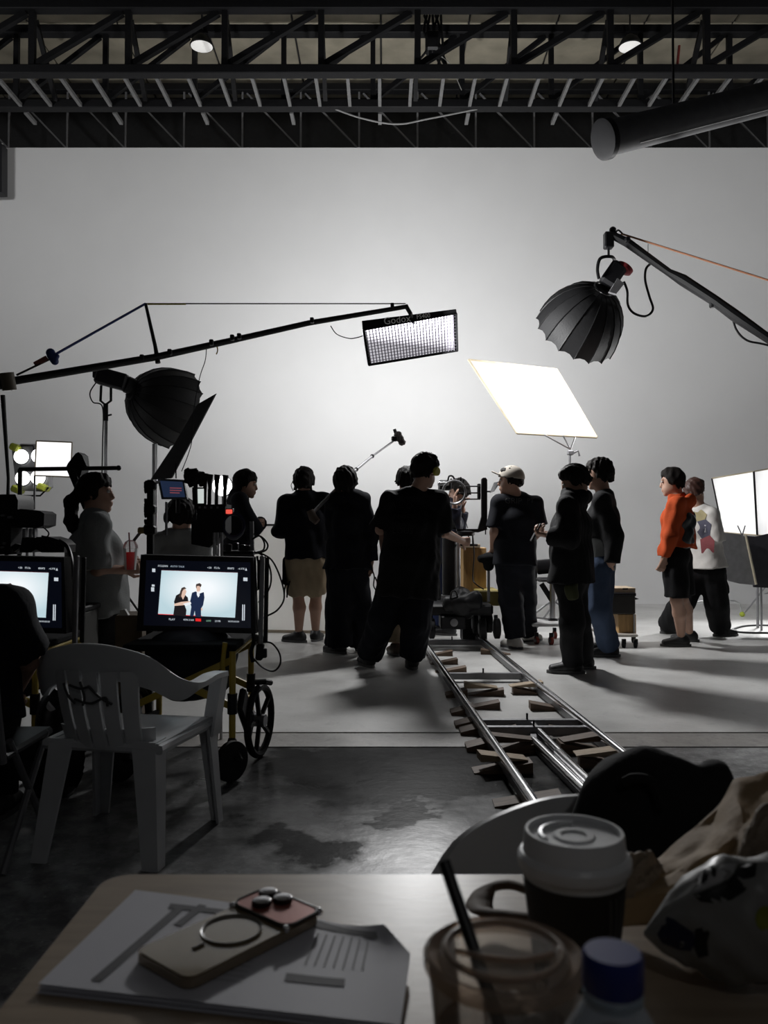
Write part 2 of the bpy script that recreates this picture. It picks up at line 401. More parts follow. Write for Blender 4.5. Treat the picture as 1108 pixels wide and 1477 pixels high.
# ================================================================ figures: signed distance fields meshed by surface nets
def A(p): return np.array(p, dtype=np.float32)
class SDF:
    def __init__(s, lo, hi, h):
        s.h = h; s.lo = A(lo) - 4 * h
        s.n = np.ceil((A(hi) + 4 * h - s.lo) / h).astype(int) + 1
        s.f = np.full(tuple(s.n), 10.0, np.float32)
    def sub(s, lo, hi):
        i0 = np.clip(np.floor((A(lo) - s.lo) / s.h).astype(int), 0, s.n - 1); i1 = np.clip(np.ceil((A(hi) - s.lo) / s.h).astype(int) + 1, 1, s.n)
        i1 = np.maximum(i1, i0 + 1)
        sl = tuple(slice(a, b) for a, b in zip(i0, i1))
        X = [(s.lo[k] + s.h * np.arange(i0[k], i1[k], dtype=np.float32)) for k in range(3)]
        return sl, X[0][:, None, None], X[1][None, :, None], X[2][None, None, :]
    def put(s, sl, d, k):
        f = s.f[sl]
        if k > 0:
            q = np.maximum(k - np.abs(f - d), 0) / k; s.f[sl] = np.minimum(f, d) - q * q * k * .25
        else: s.f[sl] = np.minimum(f, d)
    def cone(s, a, b, ra, rb, k=.02, flat=0):
        a, b = A(a), A(b); m = max(ra, rb) + k + 3 * s.h
        sl, X, Y, Z = s.sub(np.minimum(a, b) - m, np.maximum(a, b) + m)
        d = b - a; L2 = max(float(d @ d), 1e-9); L = math.sqrt(L2)
        t = ((X - a[0]) * d[0] + (Y - a[1]) * d[1] + (Z - a[2]) * d[2]) / L2
        tc = np.clip(t, 0, 1)
        r = np.sqrt((X - a[0] - tc * d[0]) ** 2 + (Y - a[1] - tc * d[1]) ** 2 + (Z - a[2] - tc * d[2]) ** 2) - (ra + (rb - ra) * tc)
        if flat & 1: r = np.maximum(r, -t * L)
        if flat & 2: r = np.maximum(r, (t - 1) * L)
        s.put(sl, r, k); return s
    def econe(s, a, b, u, ra, rb, k=.03, flat=0):
        a, b, u = A(a), A(b), A(u); u = u / np.linalg.norm(u)
        m = max(ra[0], ra[1], rb[0], rb[1]) + k + 3 * s.h
        sl, X, Y, Z = s.sub(np.minimum(a, b) - m, np.maximum(a, b) + m)
        d = b - a; L2 = max(float(d @ d), 1e-9); L = math.sqrt(L2); w_ = d / L
        u = u - w_ * (u @ w_); u /= np.linalg.norm(u); v = np.cross(w_, u)
        x, y, z = X - a[0], Y - a[1], Z - a[2]
        t = (x * d[0] + y * d[1] + z * d[2]) / L2; tc = np.clip(t, 0, 1)
        x, y, z = x - tc * d[0], y - tc * d[1], z - tc * d[2]
        qu = x * u[0] + y * u[1] + z * u[2]; qv = x * v[0] + y * v[1] + z * v[2]; qw = x * w_[0] + y * w_[1] + z * w_[2]
        rx = ra[0] + (rb[0] - ra[0]) * tc; ry = ra[1] + (rb[1] - ra[1]) * tc; rw = np.minimum(rx, ry) * .8
        k0 = np.sqrt((qu / rx) ** 2 + (qv / ry) ** 2 + (qw / rw) ** 2) + 1e-6
        k1 = np.sqrt((qu / rx ** 2) ** 2 + (qv / ry ** 2) ** 2 + (qw / rw ** 2) ** 2) + 1e-6
        r = k0 * (k0 - 1) / k1
        if flat & 1: r = np.maximum(r, -t * L)
        if flat & 2: r = np.maximum(r, (t - 1) * L)
        s.put(sl, r, k); return s
    def ell(s, c, ax, rad, k=.02, cuts=()):
        c = A(c); m = max(rad) + k + 3 * s.h
        sl, X, Y, Z = s.sub(c - m, c + m)
        x, y, z = X - c[0], Y - c[1], Z - c[2]
        q = [x * A(e)[0] + y * A(e)[1] + z * A(e)[2] for e in ax]
        k0 = np.sqrt(sum((q[i] / rad[i]) ** 2 for i in range(3))) + 1e-6
        k1 = np.sqrt(sum((q[i] / rad[i] ** 2) ** 2 for i in range(3))) + 1e-6
        r = k0 * (k0 - 1) / k1
        for (o, n) in cuts:
            o, n = A(o), A(n); n = n / np.linalg.norm(n)
            r = np.maximum(r, (X - o[0]) * n[0] + (Y - o[1]) * n[1] + (Z - o[2]) * n[2])
        s.put(sl, r, k); return s
    def carve(s, c, r, k=.006):
        c = A(c); m = r + 3 * s.h
        sl, X, Y, Z = s.sub(c - m, c + m)
        s.f[sl] = np.maximum(s.f[sl], r - np.sqrt((X - c[0]) ** 2 + (Y - c[1]) ** 2 + (Z - c[2]) ** 2)); return s
    def cut(s, o, n):
        o, n = A(o), A(n); n = n / np.linalg.norm(n)
        _, X, Y, Z = s.sub(s.lo, s.lo + s.h * s.n)
        s.f = np.maximum(s.f, (X - o[0]) * n[0] + (Y - o[1]) * n[1] + (Z - o[2]) * n[2]); return s
    def folds(s, amp, freq, seed=0, zsq=.6):
        g = np.random.default_rng(seed)
        _, X, Y, Z = s.sub(s.lo, s.lo + s.h * s.n)
        t = 0
        for i in range(5):
            q = g.normal(size=3) * freq * (1 + .5 * i) * .6; q[2] *= zsq
            t = t + np.sin(X * q[0] + Y * q[1] + Z * q[2] + g.uniform(0, 6)) / (1 + .4 * i)
        s.f = s.f + (amp / 2 * t).astype(np.float32); return s
    def mesh(s):
        f = s.f; h = s.h; sg = f < 0
        n = np.array(f.shape) - 1
        cnt = np.zeros(tuple(n), np.int8)
        cs = [(i, j, k) for i in (0, 1) for j in (0, 1) for k in (0, 1)]
        for (i, j, k) in cs: cnt += sg[i:n[0] + i, j:n[1] + j, k:n[2] + k]
        act = np.argwhere((cnt > 0) & (cnt < 8))
        idx = np.full(tuple(n), -1, np.int32); idx[tuple(act.T)] = np.arange(len(act))
        val = {c: f[act[:, 0] + c[0], act[:, 1] + c[1], act[:, 2] + c[2]] for c in cs}
        acc = np.zeros((len(act), 3)); num = np.zeros(len(act))
        for a in cs:
            for ax in range(3):
                if a[ax]: continue
                b = list(a); b[ax] = 1; b = tuple(b)
                va, vb = val[a], val[b]; x = (va < 0) != (vb < 0)
                t = np.where(x, va / np.where(x, va - vb, 1), 0)
                p = np.array(a, float)[None, :].repeat(len(act), 0); p[:, ax] += t
                acc[x] += p[x]; num[x] += 1
        vs = s.lo + h * (act + acc / num[:, None])
        quads = []
        for ax in range(3):
            o1, o2 = (ax + 1) % 3, (ax + 2) % 3
            lo = [slice(None)] * 3; hi = [slice(None)] * 3
            lo[ax] = slice(0, -1); hi[ax] = slice(1, None)
            ch = np.argwhere(sg[tuple(lo)] != sg[tuple(hi)])
            ch = ch[(ch[:, o1] > 0) & (ch[:, o2] > 0) & (ch[:, o1] < n[o1]) & (ch[:, o2] < n[o2])]
            q = []
            for (da, db) in ((1, 1), (0, 1), (0, 0), (1, 0)):
                c = ch.copy(); c[:, o1] -= da; c[:, o2] -= db; q.append(idx[tuple(c.T)])
            q = np.stack(q, 1); inside = sg[tuple(ch.T)]
            q[~inside] = q[~inside][:, ::-1]
            quads.append(q)
        return vs, np.concatenate(quads)
    def out(s, name, m, parent, ang=None, keep_big=True):
        vs, q = s.mesh()
        if parent is not None and parent in WM:
            I = np.array(WM[parent].inverted()); vs = vs @ I[:3, :3].T + I[:3, 3]
        me = bpy.data.meshes.new(name)
        me.vertices.add(len(vs)); me.vertices.foreach_set('co', vs.astype(np.float32).ravel())
        me.loops.add(q.size); me.loops.foreach_set('vertex_index', q.astype(np.int32).ravel())
        me.polygons.add(len(q)); me.polygons.foreach_set('loop_start', np.arange(0, q.size, 4, dtype=np.int32))
        me.update(calc_edges=True); me.validate()
        return finish(name, me, m, parent, ang, False)

def nrm(a): a = A(a); return a / max(np.linalg.norm(a), 1e-6)
SKIN = mat('skin', (.42, .25, .18), .55, var=.06)
HAIR = mat('black_hair', (.010, .008, .007), .65, bump=.4, bscale=120, spec=.12)
SHOE_B = mat('black_shoe', (.015, .015, .016), .55); SHOE_W = mat('white_shoe', (.6, .58, .54), .6)
SOLE = mat('shoe_sole', (.10, .10, .10), .7)

def hand(g, w, d, palm, curl=.5, side=1, s=1.0):
    """palm plus four bent fingers of unequal length and a thumb leaving the side of the palm"""
    d = nrm(d); palm = A(palm); palm = nrm(palm - d * (palm @ d)); u = np.cross(d, palm) * side
    e = A(w) + d * .088 * s
    g.econe(w, e, u, (.028 * s, .017 * s), (.040 * s, .014 * s), .01)
    for i, (off, ln) in enumerate(((-.031, .062), (-.0105, .074), (.0105, .080), (.031, .072))):
        b = e + u * off * s - d * .012 * s; c0 = curl
        for k, fr in enumerate((.45, .32, .23)):
            dd = d * math.cos(c0) + palm * math.sin(c0)
            n_ = b + dd * ln * fr * s * 1.15
            g.cone(b, n_, .0092 * s, .0085 * s, .003); b = n_; c0 += curl
    tb = A(w) + d * .028 * s + u * .026 * s
    t1 = tb + nrm(d * .6 + u * .75 + palm * .25) * .042 * s; t2 = t1 + nrm(d * .85 + u * .25 + palm * .45) * .034 * s
    g.cone(tb, t1, .013 * s, .011 * s, .008); g.cone(t1, t2, .0105 * s, .009 * s, .003)

def head_frame(yaw, pitch, roll=0):
    y, p = math.radians(yaw), math.radians(pitch)
    f = A((math.sin(y) * math.cos(p), math.cos(y) * math.cos(p), -math.sin(p)))
    r = A((math.cos(y), -math.sin(y), 0)); u = np.cross(r, f)
    return f, r, u

def person(label, top, yaw, feet, sa, sb, ea, eb, wa, wb, ha, hb, pitch=0, hs=1.02, ka=None, kb=None, toe=(None, None), neck=None, headdy=0,
           shirt=None, pants=None, shoe=None, hair='short', haircol=None, curl=(.5, .5), palm=((0, 1, 0), (0, 1, 0)), hd=None, torso=(.15, .105), belly=0, seated=False, group=None, skin=None, seed=1, eyes=True, h=.0085, ankles=None, facefwd=None):
    """joints are points in space: s shoulder, e elbow, w wrist, h hip, k knee, feet = ground points; a is the limb at lower x"""
    skin = skin or SKIN
    sa, sb, ea, eb, wa, wb, ha, hb = [A(x) for x in (sa, sb, ea, eb, wa, wb, ha, hb)]
    fa, fb = A(feet[0]), A(feet[1])
    base = (fa + fb) / 2
    root = T('person', label, 'person', (base[0], base[1], 0), group=group)
    u = nrm(sb - sa); sh = (sa + sb) / 2; hp = (ha + hb) / 2
    body_f = nrm(np.cross(A((0, 0, 1)), u)) * 1.0           # forward for u pointing to the person's right
    if facefwd is not None and body_f @ A(facefwd) < 0: body_f = -body_f
    f, r, up = head_frame(yaw, pitch)
    C = A(top) - up * .135 * hs
    an = [A((q[0], q[1], q[2] + .085)) for q in (fa, fb)] if ankles is None else [A(x) for x in ankles]
    ka = A(ka) if ka is not None else (ha + an[0]) / 2 + body_f * .03
    kb = A(kb) if kb is not None else (hb + an[1]) / 2 + body_f * .03
    td = []
    for i in range(2):
        t = toe[i] if toe[i] is not None else yaw
        t = math.radians(t); td.append(A((math.sin(t), math.cos(t), 0)))
    nb = A(neck) if neck is not None else sh + A((0, 0, .035))
    pts = np.array([sa, sb, ea, eb, wa, wb, ha, hb, ka, kb, an[0], an[1], C, nb, fa, fb])
    lo, hi = pts.min(0) - .24, pts.max(0) + .24
    lo[2] = max(lo[2], -.01)
    # ---- skin body, one continuous surface
    g = SDF(lo, hi, h)
    W = np.linalg.norm(sb - sa) / 2
    chest = sh + (hp - sh) * .28; waist = sh + (hp - sh) * .66
    tx, ty = torso
    g.econe(sh - A((0, 0, .02)), chest, u, (W * .8, .07), (W * .86, ty), .04)
    g.econe(chest, waist, u, (W * .86, ty), (tx * .86, ty * .92), .04)
    g.econe(waist, hp, u, (tx * .86, ty * .92), (tx, ty), .04)
    g.cone(C - up * .06 * hs - f * .015, nb, .056 * hs, .062 * hs, .03)
    for s_, e_, w_ in ((sa, ea, wa), (sb, eb, wb)):
        g.cone(nb, s_, .055, .058, .04); g.cone(s_, e_, .052, .041, .03); g.cone(e_, w_, .041, .027, .015)
    for i, (h_, k_, a_) in enumerate(((ha, ka, an[0]), (hb, kb, an[1]))):
        g.cone(h_, k_, .085, .056, .03)
        cm = k_ + (a_ - k_) * .33 - td[i] * .012
        g.cone(k_, cm, .052, .062, .02); g.cone(cm, a_, .061, .034, .02)
        gr = a_ - A((0, 0, .045))
        g.econe(gr - td[i] * .035, gr + td[i] * .13, np.cross(td[i], A((0, 0, 1))), (.032, .03), (.036, .022), .02)
    g.ell(C + up * .02 * hs - f * .012, (r, f, up), (.075 * hs, .093 * hs, .100 * hs), .02)
    g.ell(C - up * .06 * hs + f * .032, (r, f, up), (.056 * hs, .062 * hs, .060 * hs), .03)
    g.ell(C - up * .107 * hs + f * .070 * hs, (r, f, up), (.022, .018, .017), .02)
    g.ell(C + up * .03 * hs + f * .077 * hs, (r, f, up), (.05, .014, .013), .012)
    for sx in (-1, 1): g.carve(C + up * .008 * hs + f * .097 * hs + r * sx * .031, .013)
    g.cone(C + f * .088 * hs + up * .012, C + f * .102 * hs - up * .030 * hs, .010, .0135, .014)
    g.ell(C + f * .091 * hs - up * .062 * hs, (r, f, up), (.024, .011, .009), .008)
    g.ell(C + f * .089 * hs - up * .076 * hs, (r, f, up), (.022, .011, .008), .006)
    for sx in (-1, 1): g.ell(C + r * sx * .078 * hs - f * .008 - up * .008, (r, f, up), (.011, .021, .032), .008)
    hd = hd or (None, None)
    for i, (e_, w_) in enumerate(((ea, wa), (eb, wb))):
        d = A(hd[i]) if hd[i] is not None else w_ - e_
        hand(g, w_, d, palm[i], curl[i], 1 if i == 0 else -1)
    bo = g.out('body', skin, root)
    if eyes:
        for sx in (-1, 1):
            MB().ball(C + up * .008 * hs + f * .083 * hs + r * sx * .031, .0115, 8, 6).out('eye', mat('eye', (.55, .53, .5), .2), root)
            MB().ball(C + up * .008 * hs + f * .0908 * hs + r * sx * .031, (.0055,) * 3, 6, 4).out('iris', mat('iris', (.02, .012, .01), .2), root)
    # ---- hair
    hm = haircol or HAIR
    if hair:
        g = SDF(C - .2, C + .2, .0065)
        if hair == 'pony':
            g = SDF(C - A((.28, .28, .36)), C + .2, .007)
        q = dict(short=(.6, -.055, .008), bowl=(.62, -.088, .016), long=(.7, -.10, .018), pony=(.55, -.07, .010), crop=(.55, -.04, .004), messy=(.62, -.075, .020))[hair]
        rr = (.089 * hs + q[2] * .75, .104 * hs + q[2] * .7, .108 * hs + q[2] * .7)
        g.ell(C + up * .024 * hs - f * .014, (r, f, up), rr, 0,
              cuts=((C + f * .062 * hs + up * .045 * hs, f * q[0] - up * .75), (C + up * q[1] * hs - f * .02, -up + f * .25)))
        # fringe
        g.ell(C + up * .092 * hs + f * .024 * hs, (r, f, up), (.070 * hs, .060 * hs, .024 * hs + q[2] * .4), .03)
        for sx in (-1, 1): g.ell(C + up * .01 * hs + r * sx * .077 * hs - f * .004, (r, f, up), (.012 + q[2] * .4, .028, .05), .02)
        if hair == 'pony':
            b0 = C - f * .10 + up * .015; b1 = C - f * .150 - up * .05; b2 = C - f * .155 - up * .17; b3 = C - f * .135 - up * .27
            g.cone(C - f * .07 + up * .02, b0, .05, .032, .03); g.cone(b0, b1, .030, .040, .02); g.cone(b1, b2, .042, .040, .02); g.cone(b2, b3, .040, .012, .02)
        gg = np.random.default_rng(seed)
        for i in range(46):                                   # loose strands breaking up the hairline
            ph = 2 * math.pi * (i + gg.uniform(-.4, .4)) / 46
            cf, sf = math.cos(ph), math.sin(ph)
            hi_ = (.060 if cf > .35 else (.005 if cf > -.2 else q[1] * .8 + .02)) * hs
            k_ = math.sqrt(max(.2, 1 - (hi_ / (.118 * hs)) ** 2))
            p0 = C + up * (hi_ + .012) + (r * sf * .084 + f * (cf * .100 - .010)) * hs * k_
            L_ = gg.uniform(.016, .034) + q[2] * .5
            g.cone(p0, p0 - up * L_ + (r * sf + f * cf) * .006 + gg.normal(size=3) * .006, .011 + q[2] * .2, .004, .008)
        if hair == 'messy':
            for _ in range(22):
                n_ = nrm(gg.normal(size=3)); n_ = nrm(n_ + up * .9 - f * .25)
                p0 = C + up * .02 * hs + A(r * (n_ @ r) * .085 + f * (n_ @ f) * .10 + up * (n_ @ up) * .108) * hs
                g.cone(p0, p0 + nrm(n_ * .5 - up * .3 + gg.normal(size=3) * .5) * .032, .014, .004, .008)
        g.folds(.005 + q[2] * .12, 90, seed, .6)
        g.out('hair', hm, root)
    # ---- shirt / jacket
    if shirt:
        inf = shirt.get('inf', .02); hem = shirt.get('hem', .08); m = shirt['m']; fl = shirt.get('flare', .01)
        g = SDF(lo, hi, .010)
        hemp = hp + nrm(hp - sh) * hem
        bx, by = tx + inf + fl + .012, ty + inf * 1.3 + fl + .008
        g.econe(sh - A((0, 0, .015)), chest, u, (W * .82 + inf * .5, .075 + inf * .4), (W * .9 + inf, ty + inf), .05)
        mid = chest + (hemp - chest) * .5
        g.econe(chest, mid, u, (W * .9 + inf, ty + inf), ((W * .9 + bx) / 2 + inf * .3, (ty + by) / 2 + belly), .05)
        g.econe(mid, hemp, u, ((W * .9 + bx) / 2 + inf * .3, (ty + by) / 2 + belly), (bx, by), .05, flat=2)
        cr = shirt.get('collar', .012)
        g.cone(nb - A((0, 0, .02)), nb + (C - nb) * shirt.get('neckup', .12), .068 + cr * .5, .062 + cr, .02, flat=2)
        sl = shirt.get('sleeve', .8); sr = shirt.get('sr', .022)
        for s_, e_, w_ in ((sa, ea, wa), (sb, eb, wb)):
            g.cone(nb, s_, .058 + inf * .4, .058 + inf * .5, .05)
            if sl <= 1: g.cone(s_, s_ + (e_ - s_) * sl, .055 + inf * .6, .05 + sr, .03, flat=2)
            else:
                g.cone(s_, e_, .055 + inf * .6, .046 + sr, .03); g.cone(e_, e_ + (w_ - e_) * (sl - 1), .046 + sr, .034 + sr * .8, .02, flat=2)
        if shirt.get('hood'):
            c0 = nb - body_f * shirt.get('hoodback', .08)
            g.cone(c0 - u * .075, c0 + u * .075, .055, .055, .03); g.cone(nb + body_f * .05 - u * .05, c0 - u * .07, .03, .04, .03); g.cone(nb + body_f * .05 + u * .05, c0 + u * .07, .03, .04, .03)
        g.folds(shirt.get('fold', .010), 26, seed + 5)
        sho = g.out('shirt' if sl <= 1 else 'jacket', m, root)
    # ---- trousers
    if pants:
        m = pants['m']; r0, r1, r2 = pants.get('r', (.105, .085, .075)); end = pants.get('end', .93)
        g = SDF(lo, hi, .010)
        g.econe(hp + (sh - hp) * .18, hp, u, (tx + .008, ty + .006), (tx + .022, ty + .018), .04)
        for h_, k_, a_ in ((ha, ka, an[0]), (hb, kb, an[1])):
            h_ = h_ + (k_ - h_) * .14
            if end <= 0: g.cone(h_, h_ + (k_ - h_) * (1 + end), r0 * .93, r1, .06, flat=2)
            else:
                g.cone(h_, k_, r0 * .93, r1, .06); e = k_ + (a_ - k_) * end
                g.cone(k_, e, r1, r2, .03, flat=2)
        g.folds(pants.get('fold', .009), 30, seed + 9)
        g.out('shorts' if end <= 0 else 'trousers', m, root)
    # ---- shoes
    if shoe:
        for i in range(2):
            gr = an[i] - A((0, 0, .085)); t = td[i]; x = np.cross(t, A((0, 0, 1)))
            g = SDF(gr - A((.26, .26, .0)), gr + A((.26, .26, .2)), .007)
            g.econe(gr - t * .045 + A((0, 0, .055)), gr + t * .05 + A((0, 0, .05)), x, (.044, .05), (.05, .046), .02)
            g.econe(gr + t * .05 + A((0, 0, .05)), gr + t * .155 + A((0, 0, .038)), x, (.05, .046), (.046, .032), .02)
            g.cone(gr + A((0, 0, .06)), an[i] + A((0, 0, .025)), .052, .047, .02, flat=2)
            g.cut(gr + A((0, 0, .02)), (0, 0, -1))
            so = g.out('shoe', shoe, root)
            pl = []
            for k in range(20):
                a = 2 * math.pi * k / 20; c_, s_ = math.cos(a), math.sin(a)
                pl.append(V(gr + t * (.052 + .145 * c_) + x * (.051 + .006 * c_) * s_ + A((0, 0, .001))))
            MB().prism(pl, (0, 0, .026)).out('sole', SOLE, so)
    return root, dict(C=C, f=f, r=r, up=up, an=an)

def cloth(name, col, **k): return mat(name, col, k.pop('rough', .85), var=.12, scale=9, bump=.2, bscale=90, spec=.15, sheen=0, **k)
C_BLK = cloth('cloth_black', (.010, .010, .011)); C_NVY = cloth('cloth_navy_black', (.009, .010, .014)); C_BEI = cloth('cloth_beige', (.34, .27, .18))
C_GRY = cloth('cloth_grey_tee', (.25, .26, .26)); C_DGR = cloth('cloth_dark_grey', (.10, .10, .10)); C_JEA = cloth('denim', (.045, .065, .11)); C_ORG = cloth('cloth_orange', (.46, .075, .022))
C_WHT = cloth('cloth_white', (.66, .64, .61)); C_BLU = cloth('cloth_blue', (.035, .05, .13)); C_NAV = cloth('cloth_navy_sheen', (.02, .022, .035), rough=.4)

def Q(d):                       # a point at depth d plus offset from a pixel
    return lambda px, py, dy=0.0: P(px, py, d + dy)

# shorts man
q = Q(8.0)
p5, i5 = person('person in dark jacket, beige shorts and a belt pouch, seen from behind, arms folded', q(438.5, 674), 0, (G(431, 927), G(455, 925)),
    q(413, 724), q(470, 722), q(404, 766, .05), q(474, 768, .05), q(425, 757, .26), q(452, 757, .24), q(428, 800), q(456, 800),
    toe=(-65, 12), hair='bowl', hd=((1, .1, 0), (-1, .1, 0)), palm=((0, -1, 0), (0, -1, 0)),
    shirt=dict(m=C_NVY, sleeve=1.92, inf=.032, hem=.035, neckup=.3, sr=.03), pants=dict(m=C_BEI, r=(.12, .115, 0), end=-.06), shoe=SHOE_B, seed=3)
g = SDF(q(400, 850), q(440, 790), .008)
g.econe(q(415, 808, -.04), q(415, 838, -.04), (1, 0, 0), (.05, .06), (.055, .065), .02); g.folds(.006, 40, 2); g.out('pouch', BLKF, p5)
g = SDF(q(440, 820), q(490, 770), .008)
g.econe(q(463, 782, -.17), q(465, 800, -.16), (1, 0, 0), (.075, .06), (.06, .055), .02); g.folds(.008, 40, 4); g.out('belt_bag', BLKF, p5)
for b_ in ((419, 836), (423, 838)): MB().tube(crv([q(b_[0] - 5, b_[1], -.04), q(b_[0] - 8, b_[1] + 12, -.04), q(b_[0] - 9, b_[1] + 24, -.04)]), .008, 6).out('strap', BLKF, p5)
MB().tube(crv([q(424, 692, -.02), q(420, 700, -.03), q(423, 708, -.02)]), .004, 6).out('earpiece_cord', BLK, p5)
# boom operator
q = Q(7.2)
p6, i6 = person('person in long black hooded top and wide black trousers holding up a boom pole', q(498, 673), 0, (G(489, 943), G(519, 938)),
    q(482, 724), q(522, 722), q(479, 775, .05), q(534, 775), q(484, 728, .22), q(535, 811, .05), q(487, 815), q(515, 815),
    toe=(-48, 10), hair='long', palm=((.6, .8, 0), (-1, 0, 0)), hd=((.2, .5, 1), (.1, .2, -1)), curl=(.9, .5),
    shirt=dict(m=C_NVY, sleeve=1.9, inf=.028, hem=.03, hood=1, hoodback=.03, neckup=.35, sr=.028, flare=.02), pants=dict(m=C_NVY, r=(.11, .115, .125), end=.98), shoe=SHOE_B, seed=8)
MB().tube(crv([q(537, 822, .02), q(540, 832), q(539, 845), q(544, 852), q(545, 843), q(541, 832)]), .006, 6).out('wrist_strap', BLK, p6)
# person mostly hidden behind the big man
q = Q(7.3)
p7, i7 = person('person with cropped hair and beige trousers, mostly hidden behind the broad man', q(587, 672), 5, (G(571, 946), G(588, 944)),
    q(563, 722), q(612, 722), q(552, 770, .05), q(620, 770), q(556, 815, .15), q(600, 800, .2), q(573, 812), q(598, 812),
    toe=(-15, 10), hair='crop', shirt=dict(m=C_DGR, sleeve=.9, inf=.03, hem=.0), pants=dict(m=C_BEI, r=(.10, .085, .075), end=.9), shoe=mat('brown_boot', (.10, .075, .055), .6), seed=12, eyes=False)
# broad man in black
q = Q(6.5)
p8, i8 = person('broad person in black printed T-shirt and headset, seen from behind, feet apart', q(616, 654), 40, (G(532, 962), G(595, 965)),
    q(563, 722), q(634, 722), q(549, 764, .02), q(641, 768, .04), q(566, 763, .22), q(666, 780, .3), q(569, 838), q(609, 838),
    pitch=8, toe=(-22, -4), hair='messy', ka=q(552, 893), kb=q(600, 900), torso=(.19, .13), belly=.02, hd=((1, .3, 0), (.7, .6, -.1)),
    shirt=dict(m=C_BLK, sleeve=.95, inf=.035, hem=.12, sr=.045, flare=.02), pants=dict(m=C_NVY, r=(.125, .115, .10), end=.93), shoe=SHOE_B, seed=21, hs=1.02)
MB().tube(crv([A(i8['C']) + i8['r'] * .1, A(i8['C']) + i8['r'] * .08 + i8['up'] * .08, A(i8['C']) + i8['up'] * .125, A(i8['C']) - i8['r'] * .08 + i8['up'] * .08, A(i8['C']) - i8['r'] * .1]), .009, 6).out('headset_band', BLK, p8)
for s_ in (1, -1):
    c = A(i8['C']) + i8['r'] * s_ * .092 - i8['up'] * .01
    MB().lathe([(.03, 0), (.036, .008), (.036, .024), (.028, .032)], c, i8['r'] * s_, 16).out('ear_cup', mat('ear_cup', (.45, .40, .06), .4), p8)
# camera operator
q = Q(8.7)
p9, i9 = person('person in shiny navy jacket and blue trousers operating the camera on the dolly', q(660, 690), -70, (G(634, 915), G(648, 917)),
    q(648, 735, -.12), q(655, 735, .15), q(656, 762, -.22), q(662, 766, .2), q(656, 728, -.3), q(668, 735, .15), q(638, 808, -.08), q(644, 808, .08),
    pitch=5, toe=(-80, -60), hair='short', curl=(.25, .6), hd=((0, 0, 1), (0, 0, 1)), palm=((1, 0, 0), (1, 0, 0)),
    shirt=dict(m=C_NAV, sleeve=1.9, inf=.03, hem=.05, neckup=.3, sr=.03, fold=.018), pants=dict(m=C_BLU, r=(.10, .085, .07), end=.93), shoe=SHOE_B, seed=31)
# man with cap
q = Q(7.6)
p10, i10 = person('person in a pale brimmed cap and dark shirt lettered GRIP, standing at the dolly handle', q(736, 672), -75, (G(744, 936), G(760, 926)),
    q(720, 726), q(772, 726), q(713, 768, -.03), q(779, 765), q(711, 794, .08), q(762, 786, .24), q(731, 810), q(756, 810),
    toe=(-35, 60), hair='crop', hd=((-.1, .8, -.6), (-1, 0, 0)), curl=(.7, .5), palm=((0, 0, -1), (0, 1, 0)), facefwd=(0, 1, 0), pitch=0,
    shirt=dict(m=C_NVY, sleeve=.85, inf=.03, hem=.03, sr=.035), pants=dict(m=C_NVY, r=(.115, .11, .10), end=.93), shoe=SHOE_W, seed=41)
C, f, r, u = i10['C'], i10['f'], i10['r'], i10['up']
g = SDF(C - .2, C + .22, .0065)
g.ell(C + u * .030 - f * .012, (r, f, u), (.100, .122, .114), 0, cuts=((C + u * .025, -u + f * .12),)); cap = g.out('cap', mat('cap_cloth', (.32, .29, .25), .9), p10)
g = SDF(C - .26, C + .26, .0065)
g.econe(C + f * .090 + u * .055, C + f * .165 + u * .088, r, (.075, .009), (.058, .007), .006); g.out('cap_brim', mat('cap_cloth', (.32, .29, .25)), cap)
# hooded man looking down
q = Q(6.3)
p11, i11 = person('person in black hooded sweatshirt looking down at something in the hands', q(818, 671), -78, (G(826, 972), G(843, 965)),
    q(818, 730, -.19), q(832, 728, .19), q(822, 777, -.24), q(820, 772, .2), q(792, 772, -.15), q(797, 770, .1), q(820, 835, -.09), q(828, 835, .09),
    pitch=24, toe=(-82, -70), ka=q(825, 900, -.09), kb=q(834, 895, .09), hair='short', curl=(.8, .8), hd=((-1, .2, .1), (-1, -.2, .1)), palm=((0, .3, 1), (0, -.3, 1)), neck=q(828, 716), facefwd=(-1, 0, 0),
    shirt=dict(m=C_BLK, sleeve=1.95, inf=.04, hem=.03, hood=1, hoodback=.07, neckup=.3, sr=.035, flare=.02), pants=dict(m=C_BLK, r=(.105, .09, .085), end=.98), shoe=SHOE_B, seed=51)
MB().box(q(773, 768, -.02), (.012, .075, .15), Matrix.Rotation(.5, 3, 'Y'), .004).out('held_phone', BLKP, p11)
g = SDF(q(815, 870, -.2), q(840, 835, 0), .008); g.econe(q(824, 845, -.19), q(826, 862, -.19), (1, 0, 0), (.05, .03), (.04, .03), .02); g.folds(.008, 50, 3)
g.out('tool_pouch', mat('olive_glove', (.035, .04, .01), .8), p11)
